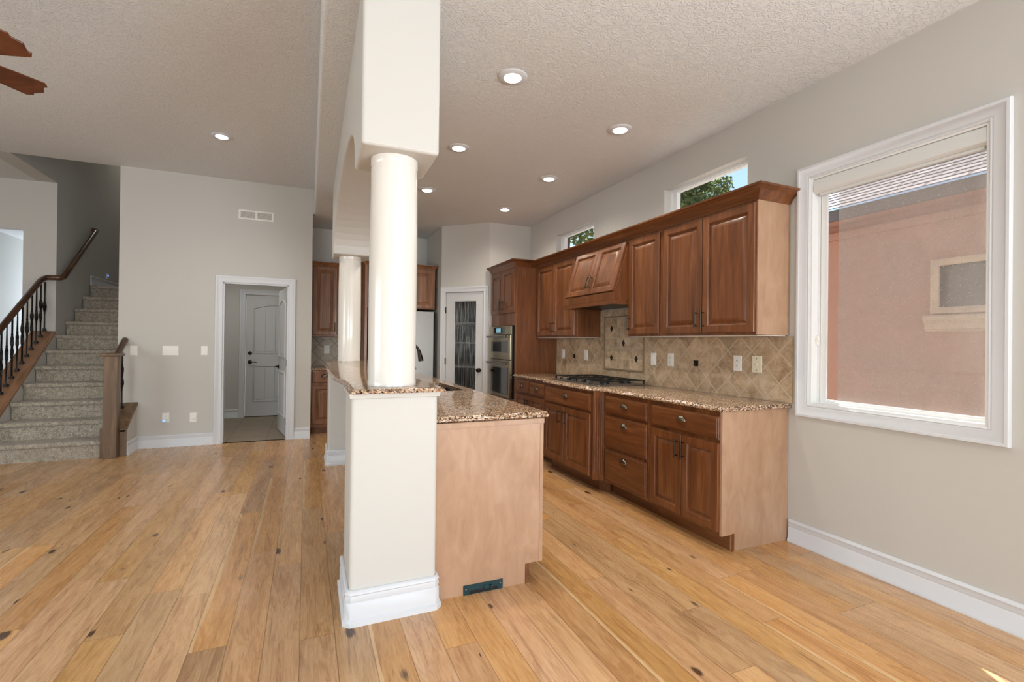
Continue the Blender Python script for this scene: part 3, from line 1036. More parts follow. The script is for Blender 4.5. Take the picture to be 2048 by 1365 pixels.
# cooktop base, standing proud, with fluted corner posts
XM = 2.325
b3 = thing('cooktop_base_cabinet', (2.66, 4.05, 0), 'bumped-out base cabinet under the cooktop with fluted corner posts', 'cabinet', 'base cabinets along the right wall')
plan = [(2.984, 3.513), (2.984, 4.587), (XF + .002, 4.587), (XM, 4.515), (XM, 3.585), (XF + .002, 3.513)]
MB().prism(plan, 'Z', BZ, .8875).build('body', 'wood_v', b3, bevel=.0015)
tp = [(2.984, 3.515), (2.984, 4.585), (2.50, 4.585), (2.415, 4.50), (2.415, 3.62), (2.485, 3.55)]
MB().prism(tp, 'Z', 0, BZ - .0005).build('toe_kick', 'wood_h', b3)
def fluted(parent, a, b):
    """fluted post on the chamfer from a to b (plan points), seen from the room"""
    a, b = Vector(a), Vector(b)
    d = (b - a)
    w = d.length
    d.normalize()
    n = Vector((-d.y, d.x))
    if n.x > 0: n = -n
    prof = [(0, 0), (0, .012)]
    for k in range(4):
        c = w * (.2 + .2 * k)
        prof += [(c - .007, .012), (c - .004, .006), (c, .004), (c + .004, .006), (c + .007, .012)]
    prof += [(w, .012), (w, 0)]
    q = lambda s, h: (a.x + d.x * s + n.x * (h + .0005), a.y + d.y * s + n.y * (h + .0005))
    g = MB().prism([q(*p) for p in prof], 'Z', .17, .83)
    blk = [q(0, 0), q(0, .012), q(w, .012), q(w, 0)]
    g.prism(blk, 'Z', BZ, .17)
    g.prism(blk, 'Z', .83, .887)
    return g.build('fluted_post', 'wood_v', parent)
fluted(b3, (XM, 3.585), (XF, 3.515))
fluted(b3, (XF, 4.585), (XM, 4.515))
drawer(b3, '-X', XM, 3.62, 4.486, .703, .854, pz=.795)
door_with_pull(b3, '-X', XM, 4.086, 4.486, .14, .684, 4.150, .585)
door_with_pull(b3, '-X', XM, 3.62, 4.078, .134, .684, 4.052, .586)
b4 = base_unit('base cabinet beside the oven tower with two small drawers over two doors', 4.588, 5.467)
drawer(b4, '-X', XF, 4.63, 5.018, .708, .852)
drawer(b4, '-X', XF, 5.034, 5.42, .708, .855)
door_with_pull(b4, '-X', XF, 4.63, 5.022, .135, .688, 4.995, .586)
door_with_pull(b4, '-X', XF, 5.030, 5.42, .135, .688, 5.06, .586)

# upper run
XU, UZ0, UZ1 = 2.69, 1.372, 2.255
def upper_unit(label, y0, y1, near_panel=None, far=None):
    t = thing('wall_cabinet', ((XU + 2.985) / 2, (y0 + y1) / 2, UZ0), label, 'cabinet', 'wall cabinets along the right wall')
    MB().box(XU, 2.984, y0 + (.0105 if near_panel else .0008), y1 - .0008, UZ0, UZ1).build('body', 'wood_v', t, bevel=.0015)
    if near_panel:
        MB().box(XU, 2.984, y0, y0 + .01, UZ0 + .003, UZ1).build('end_panel', 'wood_lit', t, bevel=.001, label='end panel with light painted into its colour')
    MB().box(XU + .012, 2.97, y0 + .012, y1 - .012, UZ0 - .0045, UZ0 - .0005).build('underside', 'plate', t)
    return t
u1 = upper_unit('wall cabinet with two tall doors nearest the large window', 2.233, 3.14, True)
door_with_pull(u1, '-X', XU, 2.246, 2.690, 1.391, 2.236, 2.6725, 1.49)
door_with_pull(u1, '-X', XU, 2.697, 3.114, 1.391, 2.236, 2.735, 1.49)
u2 = upper_unit('narrow single-door wall cabinet right of the range hood', 3.14, 3.59)
door_with_pull(u2, '-X', XU, 3.165, 3.57, 1.389, 2.236, 3.552, 1.487)
u3 = upper_unit('two-door wall cabinet between the range hood and the oven tower', 4.475, 5.468)
door_with_pull(u3, '-X', XU, 4.52, 4.990, 1.394, 2.234, 4.965, 1.49)
door_with_pull(u3, '-X', XU, 4.998, 5.437, 1.394, 2.234, 5.035, 1.49)

# range hood with two slanted doors
hd = thing('range_hood', (2.75, 4.03, 1.66), 'wooden range hood with two slanted doors above the cooktop', 'range hood')
HF = 2.515
hp = [(2.984, 1.70), (HF + .02, 1.70), (HF, 1.70), (HF, 1.768), (HF + .022, 1.775), (XU, 2.240), (XU, UZ1), (2.984, UZ1)]
MB().prism(hp, 'Y', 3.591, 4.474).build('body', 'wood_v', hd, bevel=.0015)
MB().box(HF, 2.984, 3.591, 3.609, 1.663, 1.6995).box(HF, 2.984, 4.456, 4.474, 1.663, 1.6995).box(HF, HF + .018, 3.61, 4.455, 1.663, 1.6995).build('skirt', 'wood_h', hd)
MB().box(HF + .02, 2.98, 3.612, 4.453, 1.672, 1.690).build('liner', 'black', hd, bevel=.002)
sl0, sl1 = V3((HF + .021, 0, 1.778)), V3((XU - .004, 0, 2.236))
sv = (sl1 - sl0)
sh_ = sv.length
sv.normalize()
sn = V3((-sv.z, 0, sv.x))
for (ya_, yb_, py_) in ((3.605, 4.022, 4.004), (4.028, 4.462, 4.052)):
    g = MB().panel(sl0 + V3((0, yb_, 0)), V3((0, -1, 0)), sv, sn, yb_ - ya_, sh_, DOORP)
    d_ = g.build('door', 'wood_v', hd, smooth=25)
    bar_pull(d_, sl0 + sv * .12 + sn * .0205 + V3((0, py_, 0)), sv, sn, .132)

# oven tower
tw = thing('oven_tower_cabinet', (2.69, 5.88, 0), 'tall oven cabinet at the end of the right-hand run, two doors on top', 'cabinet')
g = MB().box(2.41, 2.984, 5.469, 5.487, 0, UZ1).box(2.41, 2.984, 6.290, 6.308, 0, UZ1).box(2.41, 2.984, 5.487, 6.29, 1.56, UZ1).box(2.41, 2.984, 5.487, 6.29, 0, .58).box(2.97, 2.984, 5.487, 6.29, .58, 1.56)
g.build('body', 'wood_v', tw, bevel=.0015)
MB().box(2.395, 2.4095, 5.469, 5.50, .0, UZ1).box(2.395, 2.4095, 6.262, 6.308, 0, UZ1).box(2.395, 2.4095, 5.50, 6.262, 1.525, UZ1).box(2.395, 2.4095, 5.50, 6.262, .1, .592).build('face_frame', 'wood_v', tw, bevel=.001)
door_with_pull(tw, '-X', 2.395, 5.478, 5.872, 1.685, 2.236, 5.845, 1.79)
door_with_pull(tw, '-X', 2.395, 5.880, 6.275, 1.685, 2.236, 5.91, 1.79)

# crown moulding over the run
CR = [(0, 0), (.004, 0), (.008, .010), (.012, .018), (.022, .030), (.042, .050), (.054, .060), (.060, .062), (.068, .070), (.082, .074), (.084, .086), (0, .086)]
crp = [(2.986, 2.232), (XU - .001, 2.232), (XU - .001, 5.467), (2.394, 5.467), (2.394, 6.315)]
tag(MB().sweep(crp, [(a, b + 2.252) for a, b in CR], side=1).build('crown_moulding', 'wood_h', smooth=35), 'brown crown moulding along the top of the right-hand wall cabinets', 'crown moulding')

# ------------------------------------------------------------------ double oven
ov = thing('wall_oven', (2.38, 5.89, .6), 'built-in double wall oven with two steel handles', 'oven')
OX = 2.372
MB().box(OX + .003, 2.90, 5.522, 6.255, .60, 1.515).build('body', 'black', ov)
cp = MB().panel((OX, 6.262, 1.41), (0, -1, 0), UP, (-1, 0, 0), .742, .107, [(0, 0), (0, .014), (.002, .016), (.01, .016)]).build('control_panel', 'steel_bronze', ov)
MB().box(OX - .0185, OX - .0165, 5.70, 6.14, 1.425, 1.503).build('touch_panel', 'black_glass', cp)
MB().box(OX - .0195, OX - .0186, 5.86, 6.02, 1.437, 1.492).build('display', 'display', cp)
for z0, z1, hz, win in ((1.087, 1.403, 1.382, (1.175, 1.322)), (.604, 1.078, 1.038, (.64, .985))):
    d_ = MB().panel((OX, 6.262, z0), (0, -1, 0), UP, (-1, 0, 0), .742, z1 - z0, [(0, 0), (0, .022), (.003, .025), (.01, .025)]).build('oven_door', 'steel_bronze', ov)
    MB().panel((OX - .0252, 6.18, win[0]), (0, -1, 0), UP, (-1, 0, 0), .595, win[1] - win[0], [(0, 0), (0, .003), (.006, .003), (.009, .001), (.02, .001)]).build('window', 'black_glass', d_)
    h_ = MB().tube([(OX - .075, 6.225, hz), (OX - .075, 5.56, hz)], .0125, 14)
    for yy in (6.19, 5.59):
        h_.tube([(OX - .024, yy, hz), (OX - .075, yy, hz)], .010, 10)
    h_.build('handle', 'steel', d_, smooth=40)
    MB().lathe_dir([(.014, 0), (.016, .004), (.016, .012), (.012, .016)], (OX - .075, 5.56, hz), (0, -1, 0), 14).build('handle_cap', 'nickel', d_, smooth=40)

# ------------------------------------------------------------------ cooktop
ck = thing('gas_cooktop', (2.66, 4.08, .918), 'stainless gas cooktop with black iron grates under the hood', 'cooktop')
MB().prism(rounded(2.40, 2.935, 3.63, 4.54, .015, 3), 'Z', .9184, .931).build('base', 'steel', ck, bevel=.004)
for ya_, yb_ in ((3.65, 3.94), (3.95, 4.22), (4.23, 4.52)):
    g = MB()
    x0, x1, z = 2.46, 2.92, .966
    for y in (ya_, yb_):
        g.box(x0, x1, y - .006, y + .006, z - .008, z)
    for x in (x0, x1):
        g.box(x - .006, x + .006, ya_, yb_, z - .008, z)
    ym = (ya_ + yb_) / 2
    g.box(x0, x1, ym - .005, ym + .005, z - .006, z + .002)
    for x in (x0 + .115, x0 + .23, x0 + .345):
        g.box(x - .005, x + .005, ya_, yb_, z - .006, z + .002)
    for x in (x0, x1):
        for y in (ya_, yb_):
            g.box(x - .008, x + .008, y - .008, y + .008, .931, z)
    g.build('grate', 'black', ck, bevel=.002)
for (x, y, r) in ((2.58, 3.795, .036), (2.81, 3.795, .045), (2.69, 4.085, .058), (2.58, 4.375, .045), (2.81, 4.375, .036)):
    MB().lathe([(r * 1.25, .9312), (r * 1.25, .938), (r, .942), (r, .950), (r * .8, .955)], x, y, 20).build('burner', 'black', ck, smooth=40)
for k in range(5):
    y = 3.80 + .14 * k
    MB().lathe([(.017, .9312), (.017, .934), (.014, .936), (.013, .954), (.010, .957)], 2.432, y, 16).build('knob', 'black', ck, smooth=40)

# ------------------------------------------------------------------ backsplash
bs = thing('tile_backsplash', (2.985, 3.85, .92), 'tan travertine backsplash of diagonal tiles along the right wall', 'backsplash')
g = MB()
g.box(2.978, 2.9885, 2.20, 5.468, .9185, 1.3665).box(2.978, 2.9885, 3.5925, 4.4735, 1.3665, 1.662)
g.build('diamond_tiles', 'splash', bs)
pz0, pz1, py0, py1 = 1.047, 1.577, 3.735, 4.368
MB().box(2.975, 2.9778, py0, py1, pz0, pz1).build('accent_panel', 'splash_square', bs, label='framed square-tile panel behind the cooktop')
MB().sweep([(py0, pz0), (py1, pz0), (py1, pz1), (py0, pz1)], [(0, .0002), (0, .012), (.008, .016), (.016, .012), (.016, .0002)], lambda u, v, d: (2.978 - d, u, v), True, side=-1).build('accent_border', 'border', bs, smooth=40)
for y, z in ((4.255, 1.463), (3.843, 1.463), (4.048, 1.311), (4.255, 1.157), (3.84, 1.157)):
    MB().prism([(y - .026, z), (y, z - .036), (y + .026, z), (y, z + .036)], 'X', 2.972, 2.9749).build('diamond_inset', 'black', bs, bevel=.001, label='small black diamond inset')
for y, z in ((3.058, 1.150), (5.023, 1.153)):
    MB().panel((2.9778, y + .024, z - .024), (0, -1, 0), UP, (-1, 0, 0), .048, .048, [(0, 0), (0, .004), (.004, .005), (.012, .005), (.015, .003), (.019, .003)]).build('metal_inset', 'bronze', bs, label='small dark square inset')

# ------------------------------------------------------------------ outlets and switches
def plate(name, c, face, kind, label, cat, group=None, w=.072, h=.116, mat='plate'):
    u, n = FACES[face]
    c = V3(c)
    t = thing(name, c, label, cat, group)
    MB().panel(c - u * w / 2 - UP * h / 2, u, UP, n, w, h, [(0, .0003), (0, .003), (.004, .0065), (.01, .0065)]).build('cover_plate', mat, t)
    if kind == 'outlet':
        for s in (-1, 1):
            cc = c + UP * (.0195 * s) + n * .0066
            r = MB().obox(cc + n * .001, u * .0165, UP * .0135, n * .001).build('receptacle', mat, t, bevel=.004)
            for q in (-1, 1):
                MB().obox(cc + u * (.0062 * q) + UP * .003 + n * .0022, u * .0012, UP * .0042, n * .0004).build('slot', 'slot', r)
            MB().obox(cc - UP * .0075 + n * .0022, u * .002, UP * .002, n * .0004).build('slot', 'slot', r)
    elif kind == 'rocker':
        MB().obox(c + n * .008, u * .0165, UP * .033, n * .002).build('rocker', mat, t, bevel=.002)
    elif kind == 'dimmer':
        MB().obox(c + n * .0075, u * .0165, UP * .033, n * .0015).build('rocker', mat, t, bevel=.001)
        MB().obox(c + n * .0095 + UP * .004, u * .008, UP * .024, n * .0012).build('slider', 'plate', t)
    elif kind == 'phone':
        MB().obox(c + n * .008, u * .007, UP * .009, n * .003).build('jack', mat, t, bevel=.001)
        MB().obox(c + n * .0112 - UP * .001, u * .003, UP * .003, n * .0004).build('slot', 'slot', t)
        for s in (-1, 1):
            MB().lathe_dir([(.0035, 0), (.0035, .001), (.002, .0018)], c + UP * (.0415 * s) + n * .0064, n, 10).build('screw', 'bronze', t)
    elif kind == 'triple':
        for k in (-1, 0, 1):
            MB().obox(c + u * (.046 * k) + n * .008, u * .0165, UP * .033, n * .002).build('rocker', mat, t, bevel=.002)
    elif kind == 'round':
        MB().lathe_dir([(.026, 0), (.026, .002), (.022, .004)], c + n * .0064, n, 24).build('dial', mat, t, smooth=40)
    return t
XS = 2.9776
GR = 'wall plates on the tan backsplash'
plate('light_switch', (XS, 5.293, 1.17), '-X', 'rocker', 'white switch plate nearest the oven tower on the tan backsplash', 'light switch', GR)
plate('light_switch', (XS, 4.758, 1.167), '-X', 'rocker', 'white switch plate between the small dark inset and the framed tile panel', 'light switch', GR)
plate('light_switch', (XS, 3.586, 1.167), '-X', 'dimmer', 'dimmer switch plate just right of the framed tile panel', 'light switch', GR)
plate('wall_outlet', (XS, 3.358, 1.168), '-X', 'outlet', 'outlet between the dimmer switch and the small dark tile inset', 'outlet', GR)
plate('wall_outlet', (XS, 2.64, 1.168), '-X', 'outlet', 'white outlet beside the almond phone plate on the tan backsplash', 'outlet', GR)
plate('phone_jack', (XS, 2.472, 1.167), '-X', 'phone', 'almond phone jack plate at the window end of the tan backsplash', 'phone jack', GR, .082, .122, 'plate_almond')
GB = 'wall plates on the wall beside the hall door'
plate('light_switch', (-1.857, YB, 1.159), '-Y', 'rocker', 'switch plate beside the stair rail, leftmost on the beige wall', 'light switch', GB)
plate('light_switch', (-1.497, YB, 1.16), '-Y', 'triple', 'wide three-gang switch plate on the beige wall', 'light switch', GB, .164, .116)
plate('light_switch', (-1.148, YB, 1.162), '-Y', 'rocker', 'single switch plate beside the hall door casing', 'light switch', GB)
plate('wall_outlet', (-1.535, YB, .352), '-Y', 'outlet', 'low outlet with a blue-white night light plugged in', 'outlet', GB)
plate('volume_dial', (-1.256, YB, .343), '-Y', 'round', 'low white wall plate with a round dial near the hall door', 'wall plate', GB)
nl = thing('night_light', (-1.545, YB - .007, .318), 'small blue-white night light plugged into the low outlet', 'night light')
MB().panel((-1.572, YB - .0095, .298), (1, 0, 0), UP, (0, -1, 0), .05, .042, [(0, 0), (0, .016), (.006, .022), (.012, .022)]).build('body', 'blue_plastic', nl, smooth=40)
MB().lathe_dir([(.012, 0), (.012, .003), (.006, .006)], (-1.547, YB - .0318, .319), (0, -1, 0), 16).build('lens', 'night_light', nl, smooth=40)
nl2 = thing('night_light', (-2.998, 9.80, 2.29), 'tiny glowing blue night light up in the dark stairwell', 'night light')
MB().panel((-2.9985, 9.775, 2.27), (0, 1, 0), UP, (1, 0, 0), .05, .085, [(0, 0), (0, .016), (.006, .022), (.012, .022)]).build('body', 'blue_plastic', nl2, smooth=40)
MB().lathe_dir([(.014, 0), (.014, .003), (.008, .006)], (-2.976, 9.80, 2.325), (1, 0, 0), 16).build('lens', 'night_light', nl2, smooth=40)

# ------------------------------------------------------------------ island cabinet, sink, faucet, register
ic = thing('island_cabinet', (.92, 4.1, 0), 'long kitchen island cabinet, end panel beside the pier has light painted into its colour', 'cabinet')
pl = [(.608, 0), (1.125, 0), (1.125, .105), (1.208, .105), (1.208, .8875), (.608, .8875)]
MB().prism(pl, 'Y', 2.362, 2.380).build('end_panel', 'wood_lit', ic, bevel=.001, label='end panel with light painted into its colour')
MB().box(.665, 1.207, 2.381, 5.80, .106, .888 - .0005 - .24).build('body', 'wood_v', ic)
MB().box(.665, .79, 2.381, 5.80, .647, .8875).box(1.185, 1.207, 2.381, 5.80, .647, .8875).box(.79, 1.185, 2.381, 3.60, .647, .8875).box(.79, 1.185, 4.5, 5.80, .647, .8875).build('upper_body', 'wood_v', ic)
MB().box(1.105, 1.122, 2.381, 5.80, 0, .105).box(1.108, 1.128, 2.3565, 2.3615, 0, .104).build('toe_kick', 'wood_h', ic)
MB().box(1.189, 1.209, 2.3595, 2.3617, .107, .8875).build('corner_stile', 'wood_lit', ic)
MB().box(.608, 1.212, 2.3555, 2.3617, .862, .8875).build('top_rail', 'wood_lit', ic, bevel=.001)
u, n = FACES['+X']
for k in range(5):
    y0 = 2.40 + .68 * k
    z0 = .135
    for (a, b) in ((y0, y0 + .332), (y0 + .338, y0 + .67)):
        MB().panel((1.2075, a, z0), u, UP, n, b - a, .55, DOORP).build('door', 'wood_v', ic, smooth=25)
    d_ = MB().panel((1.2075, y0, .706), u, UP, n, .67, .146, DRAWP).build('drawer', 'wood_h', ic, smooth=25)
    if k == 0:
        bar_pull(d_, (1.228, y0 + .335, .775), (0, 1, 0), n)

sn_ = thing('kitchen_sink', ((SINK[0] + SINK[1]) / 2, (SINK[2] + SINK[3]) / 2, .66), 'dark undermount sink cut into the island counter', 'sink')
x0, x1, y0, y1 = SINK
rim = rounded(x0 - .003, x1 + .003, y0 - .003, y1 + .003, .033, 4)
inn = rounded(x0 + .006, x1 - .006, y0 + .006, y1 - .006, .03, 4)
bot = rounded(x0 + .03, x1 - .03, y0 + .03, y1 - .03, .05, 4)
g = MB().loops([[(x, y, .8870) for x, y in rim], [(x, y, .8872) for x, y in inn], [(x, y, .69) for x, y in inn], [(x, y, .672) for x, y in bot]], False, True)
g.build('basin', 'sink', sn_, smooth=40)
MB().lathe([(.042, .6725), (.042, .675), (.034, .676), (.03, .674)], (x0 + x1) / 2, (y0 + y1) / 2, 24).build('drain', 'steel', sn_, smooth=40)

fc = thing('kitchen_faucet', (.715, 4.05, .918), 'black gooseneck faucet behind the near column', 'faucet')
FXc, FYc = .715, 4.05
MB().lathe([(.028, .9185), (.028, .926), (.022, .934), (.019, .97), (.0165, 1.02)], FXc, FYc, 20).build('body', 'bronze', fc, smooth=40)
pts = [(FXc, FYc, 1.02), (FXc, FYc, 1.20)]
for k in range(1, 13):
    t = math.pi * k / 14
    pts.append((FXc + .085 - .085 * math.cos(t), FYc, 1.20 + .085 * math.sin(t)))
MB().tube(pts, .011, 12).build('spout', 'bronze', fc, smooth=50)
MB().tube([(FXc + .163, FYc, 1.235), (FXc + .172, FYc, 1.205), (FXc + .182, FYc, 1.16), (FXc + .186, FYc, 1.138)], [.013, .017, .021, .022], 14).build('spray_head', 'bronze', fc, smooth=50)
MB().tube([(FXc, FYc - .03, .985), (FXc + .01, FYc - .075, .99), (FXc + .012, FYc - .105, 1.01)], [.009, .007, .006], 10).build('lever', 'bronze', fc, smooth=50)
sd = thing('soap_dispenser', (.765, 4.0, .918), 'small dark soap dispenser beside the faucet', 'soap dispenser')
MB().lathe([(.018, .9185), (.018, .93), (.010, .936), (.010, 1.06)], .765, 4.0, 16).build('base', 'bronze', sd, smooth=40)
MB().tube([(.765, 4.0, 1.055), (.775, 4.0, 1.10), (.80, 4.0, 1.115), (.835, 4.0, 1.10), (.845, 4.0, 1.07)], [.009, .008, .007, .007, .009], 10).build('nozzle', 'bronze', sd, smooth=50)

vr = thing('toe_vent', (.867, 2.36, 0), 'dark teal metal vent set low in the island end panel', 'vent')
g = MB().wall(lambda a, b, d: (a, 2.3608 - d, b), .758, .976, .001, .05, [(.79, .945, .004, .02)], .003)
g.build('plate', 'register', vr)
MB().box(.79, .945, 2.3595, 2.3606, .003, .022).build('grille', 'black', vr)
MB().box(.87, .90, 2.353, 2.3575, .016, .032).box(.903, .912, 2.345, 2.3575, .014, .034).build('lever', 'register', vr, bevel=.001)
for x in (.772, .962):
    MB().lathe_dir([(.004, 0), (.004, .001), (.002, .002)], (x, 2.3577, .030), (0, -1, 0), 10).build('screw', 'steel', vr)

# ------------------------------------------------------------------ back kitchen: cabinets, fridge, cord
XB0 = .0695
ub = thing('wall_cabinet', (.4, 7.62, 1.364), 'brown wall cabinet on the far back wall behind the second column', 'cabinet', 'cabinets on the back wall')
MB().box(XB0, .752, 7.452, 7.797, 1.364, 2.38).build('body', 'wood_back', ub, bevel=.0015)
dd = leaf_door(ub, '-Y', 7.452, .092, .41, 1.389, 2.37, 'wood_back')
bar_pull(dd, (.388, 7.4315, 1.50), UP, (0, -1, 0), .132)
dd = leaf_door(ub, '-Y', 7.452, .418, .735, 1.389, 2.37, 'wood_back')
bar_pull(dd, (.44, 7.4315, 1.50), UP, (0, -1, 0), .132)
MB().sweep([(XB0, 7.451), (.752, 7.451)], [(a * .8, b * .75 + 2.372) for a, b in CR], side=-1).build('crown', 'wood_back', ub, smooth=35)
bb = thing('base_cabinet', (.4, 7.45, 0), 'brown base cabinet on the far back wall beside the hall door wall', 'cabinet', 'cabinets on the back wall')
MB().box(XB0, .752, 7.182, 7.797, .1, .888).build('body', 'wood_back', bb, bevel=.0015)
MB().box(XB0, .752, 7.26, 7.797, 0, .0995).build('toe_kick', 'wood_back', bb)
drawer(bb, '-Y', 7.182, .084, .41, .72, .882, 'wood_back')
dd = leaf_door(bb, '-Y', 7.182, .084, .41, .146, .68, 'wood_back')
bar_pull(dd, (.385, 7.1615, .60), UP, (0, -1, 0))
drawer(bb, '-Y', 7.182, .418, .735, .72, .882, 'wood_back')
dd = leaf_door(bb, '-Y', 7.182, .418, .735, .146, .68, 'wood_back')
tag(slab([(XB0, 7.155), (.752, 7.155), (.752, 7.797), (XB0, 7.797)], .8885, .92).build('back_countertop', 'granite', smooth=60), 'short granite counter on the back wall behind the second column', 'countertop')
tag(MB().box(XB0, .752, 7.786, 7.7985, .9205, 1.3635).build('tile_backsplash', 'splash_back'), 'grey diamond tile backsplash on the far back wall', 'backsplash')
plate('wall_outlet', (.294, 7.7855, 1.17), '-Y', 'outlet', 'white outlet on the grey tile backsplash at the back', 'outlet', 'wall plates at the back counter', .078, .122)
cd = MB().tube([(.09, 7.776, 1.355), (.12, 7.774, 1.30), (.15, 7.774, 1.235), (.19, 7.772, 1.195), (.225, 7.770, 1.185), (.262, 7.776, 1.187)], .006, 8)
cd.tube([(.225, 7.7705, 1.352), (.25, 7.77, 1.338), (.29, 7.77, 1.345), (.33, 7.77, 1.352)], .006, 8)
tag(cd.build('white_cord', 'cord', smooth=50), 'loose white cord hanging on the grey tile backsplash at the back', 'cord')

fp = thing('fridge_surround_cabinet', (1.27, 7.4, 0), 'brown cabinet over the refrigerator with its tall side panel', 'cabinet')
MB().box(.755, .79, 7.0, 7.797, 0, 2.38).build('side_panel', 'wood_back', fp, bevel=.0015)
MB().box(.7905, 1.765, 7.05, 7.797, 1.785, 2.38).build('body', 'wood_back', fp, bevel=.0015)
for a, b, p in ((.81, 1.272, 1.245), (1.28, 1.738, 1.31)):
    dd = leaf_door(fp, '-Y', 7.05, a, b, 1.80, 2.362, 'wood_back')
    bar_pull(dd, (p, 7.0295, 1.89), UP, (0, -1, 0))
MB().sweep([(.754, 7.38), (.754, 6.999), (.79, 6.999), (.79, 7.049), (1.766, 7.049), (1.766, 7.6)], [(a * .5, b * .75 + 2.372) for a, b in CR], side=-1).build('crown', 'wood_back', fp, smooth=35)
fr = thing('refrigerator', (1.27, 7.4, 0), 'stainless refrigerator in the alcove behind the near column', 'refrigerator')
MB().box(.80, 1.745, 7.06, 7.75, .02, 1.752).build('body', 'grille_dark', fr, bevel=.004)
MB().box(.802, 1.268, 7.0, 7.058, .70, 1.75).build('door', 'steel', fr, bevel=.006)
MB().box(1.272, 1.743, 7.0, 7.058, .70, 1.75).build('door', 'steel', fr, bevel=.006)
MB().box(.802, 1.743, 7.0, 7.058, .06, .692).build('freezer_drawer', 'steel', fr, bevel=.006)
for x in (1.235, 1.305):
    MB().tube([(x, 6.999, .9), (x, 6.955, .91), (x, 6.955, 1.62), (x, 6.999, 1.63)], .011, 10).build('handle', 'steel', fr, smooth=50)
MB().box(.80, 1.745, 7.06, 7.10, 0, .02).build('foot_rail', 'black', fr)

# ------------------------------------------------------------------ pantry door and shelves
pd = struct(thing('door_3', pan(.376, 0), 'white pantry door with a tall rain-glass pane', None))
def pbox(s0, s1, d0, d1, z0, z1):
    g = MB()
    c = [pan(s, z, d) for z in (z0, z1) for s, d in ((s0, d0), (s1, d0), (s1, d1), (s0, d1))]
    return g.add(c, [(0, 3, 2, 1), (4, 5, 6, 7), (0, 1, 5, 4), (1, 2, 6, 5), (2, 3, 7, 6), (3, 0, 4, 7)])
MB().wall(lambda a, b, d: pan(a, b, -.012 - d), .082, .671, .01, 2.018, [(.205, .566, .24, 1.903)], .036).build('slab', 'door_paint', pd)
fnp = lambda a, b, d: pan(a, b, -.012 + d)
MB().sweep([(.205, .24), (.566, .24), (.566, 1.903), (.205, 1.903)], [(0, -.001), (0, .006), (.006, .006), (.014, -.006), (.014, -.012), (0, -.012)], fnp, True, side=1).build('glazing_bead', 'door_paint', pd)
pbox(.20, .571, -.034, -.030, .235, 1.908).build('pane', 'rain', pd)
for z in (1.765, 1.03, .25):
    q = pan(.078, z, .004)
    MB().tube([(q[0], q[1], z - .045), (q[0], q[1], z + .045)], .008, 10).build('hinge', 'bronze', pd, smooth=40)
kn = V3((PN.x, PN.y, 0))
MB().lathe_dir([(.030, 0), (.030, .005), (.012, .010), (.011, .03), (.026, .04), (.030, .052), (.024, .064), (.010, .068)], pan(.618, .91, -.0115), kn, 20).build('knob', 'bronze', pd, smooth=40)
for k, z in enumerate((.55, .942, 1.306, 1.606)):
    nm = ('lowest pantry shelf behind the glass door', 'second lowest pantry shelf behind the glass door', 'third pantry shelf up behind the glass door', 'top white pantry shelf behind the glass door')[k]
    g = MB().prism([(1.915, 7.08), (2.06, 7.08), (2.54, 6.62), (2.54, 6.43), (2.935, 6.43), (2.935, 7.745), (1.915, 7.745)], 'Z', z - .022, z)
    tag(g.build('pantry_shelf', 'white_shelf', bevel=.002), nm, 'shelf', 'pantry shelves')

# ------------------------------------------------------------------ hall doors
def plank_door(u, n, o, w, h, parent, mat='door_paint'):
    """two-panel door with arched planked panels; o = lower hinge-side corner on the room face, thickness goes to -n"""
    o, u, n = V3(o), V3(u), V3(n)
    P = lambda a, b, d: o + u * a + UP * b + n * d
    g = MB().loops([[P(a, b, d) for a, b in ((0, 0), (w, 0), (w, h), (0, h))] for d in (-.036, 0)])
    g.build('slab', mat, parent)
    x0, x1 = .135, w - .135
    for z0, z1, arch in ((.27, .83, 0), (1.08, h - .17, .06)):
        base = [(x0, z0), (x1, z0)]
        if arch:
            base += [(x1 + (x0 - x1) * k / 10, z1 - arch + arch * math.sin(math.pi * k / 10)) for k in range(11)]
        else:
            base += [(x1, z1), (x0, z1)]
        rim_ = MB().sweep(base, [(0, .0004), (-.004, .006), (-.012, .015), (-.024, .011), (-.03, .0004)], lambda a, b, d: tuple(P(a, b, d)), True, side=1)
        rim_.build('panel_moulding', mat, parent, smooth=35)
        np_ = 4
        for k in range(np_):
            a0 = x0 + .01 + (x1 - x0 - .02) * k / np_
            a1 = x0 + .01 + (x1 - x0 - .02) * (k + 1) / np_ - .006
            top = lambda a: (z1 - arch + arch * math.sin(math.pi * (a - x0) / (x1 - x0)) - .012) if arch else z1 - .012
            g2 = MB().loops([[P(a, b, d) for a, b in ((a0, z0 + .012), (a1, z0 + .012), (a1, top(a1)), (a0, top(a0)))] for d in (.0003, .008)])
            g2.build('plank', mat, parent, bevel=.0015)

struct(MB().box(-.93, -.02, 9.2, 9.27, .0, .03).build('door_gap_block', 'slot'))  # dark box added behind the door to stop light leaking under it
d1 = struct(thing('door_1', (-.475, 9.17, 0), 'closed grey-white plank panel door at the end of the hall', None))
plank_door((1, 0, 0), (0, -1, 0), (-.926, 9.172, .015), .902, 2.04, d1)
MB().lathe_dir([(.030, 0), (.030, .006), (.018, .012)], (-.86, 9.1715, 1.08), (0, -1, 0), 18).build('deadbolt', 'bronze', d1, smooth=40)
MB().lathe_dir([(.032, 0), (.032, .008), (.014, .016), (.012, .04)], (-.86, 9.1715, .93), (0, -1, 0), 18).tube([(-.86, 9.125, .93), (-.80, 9.122, .93), (-.755, 9.124, .924)], [.010, .009, .007], 10).build('lever_handle', 'bronze', d1, smooth=40)
d2 = struct(thing('door_2', (-.23, 7.07, 0), 'white plank panel door standing open into the hall', None))
hd_ = V3((-.135, .725, 0)).normalized()
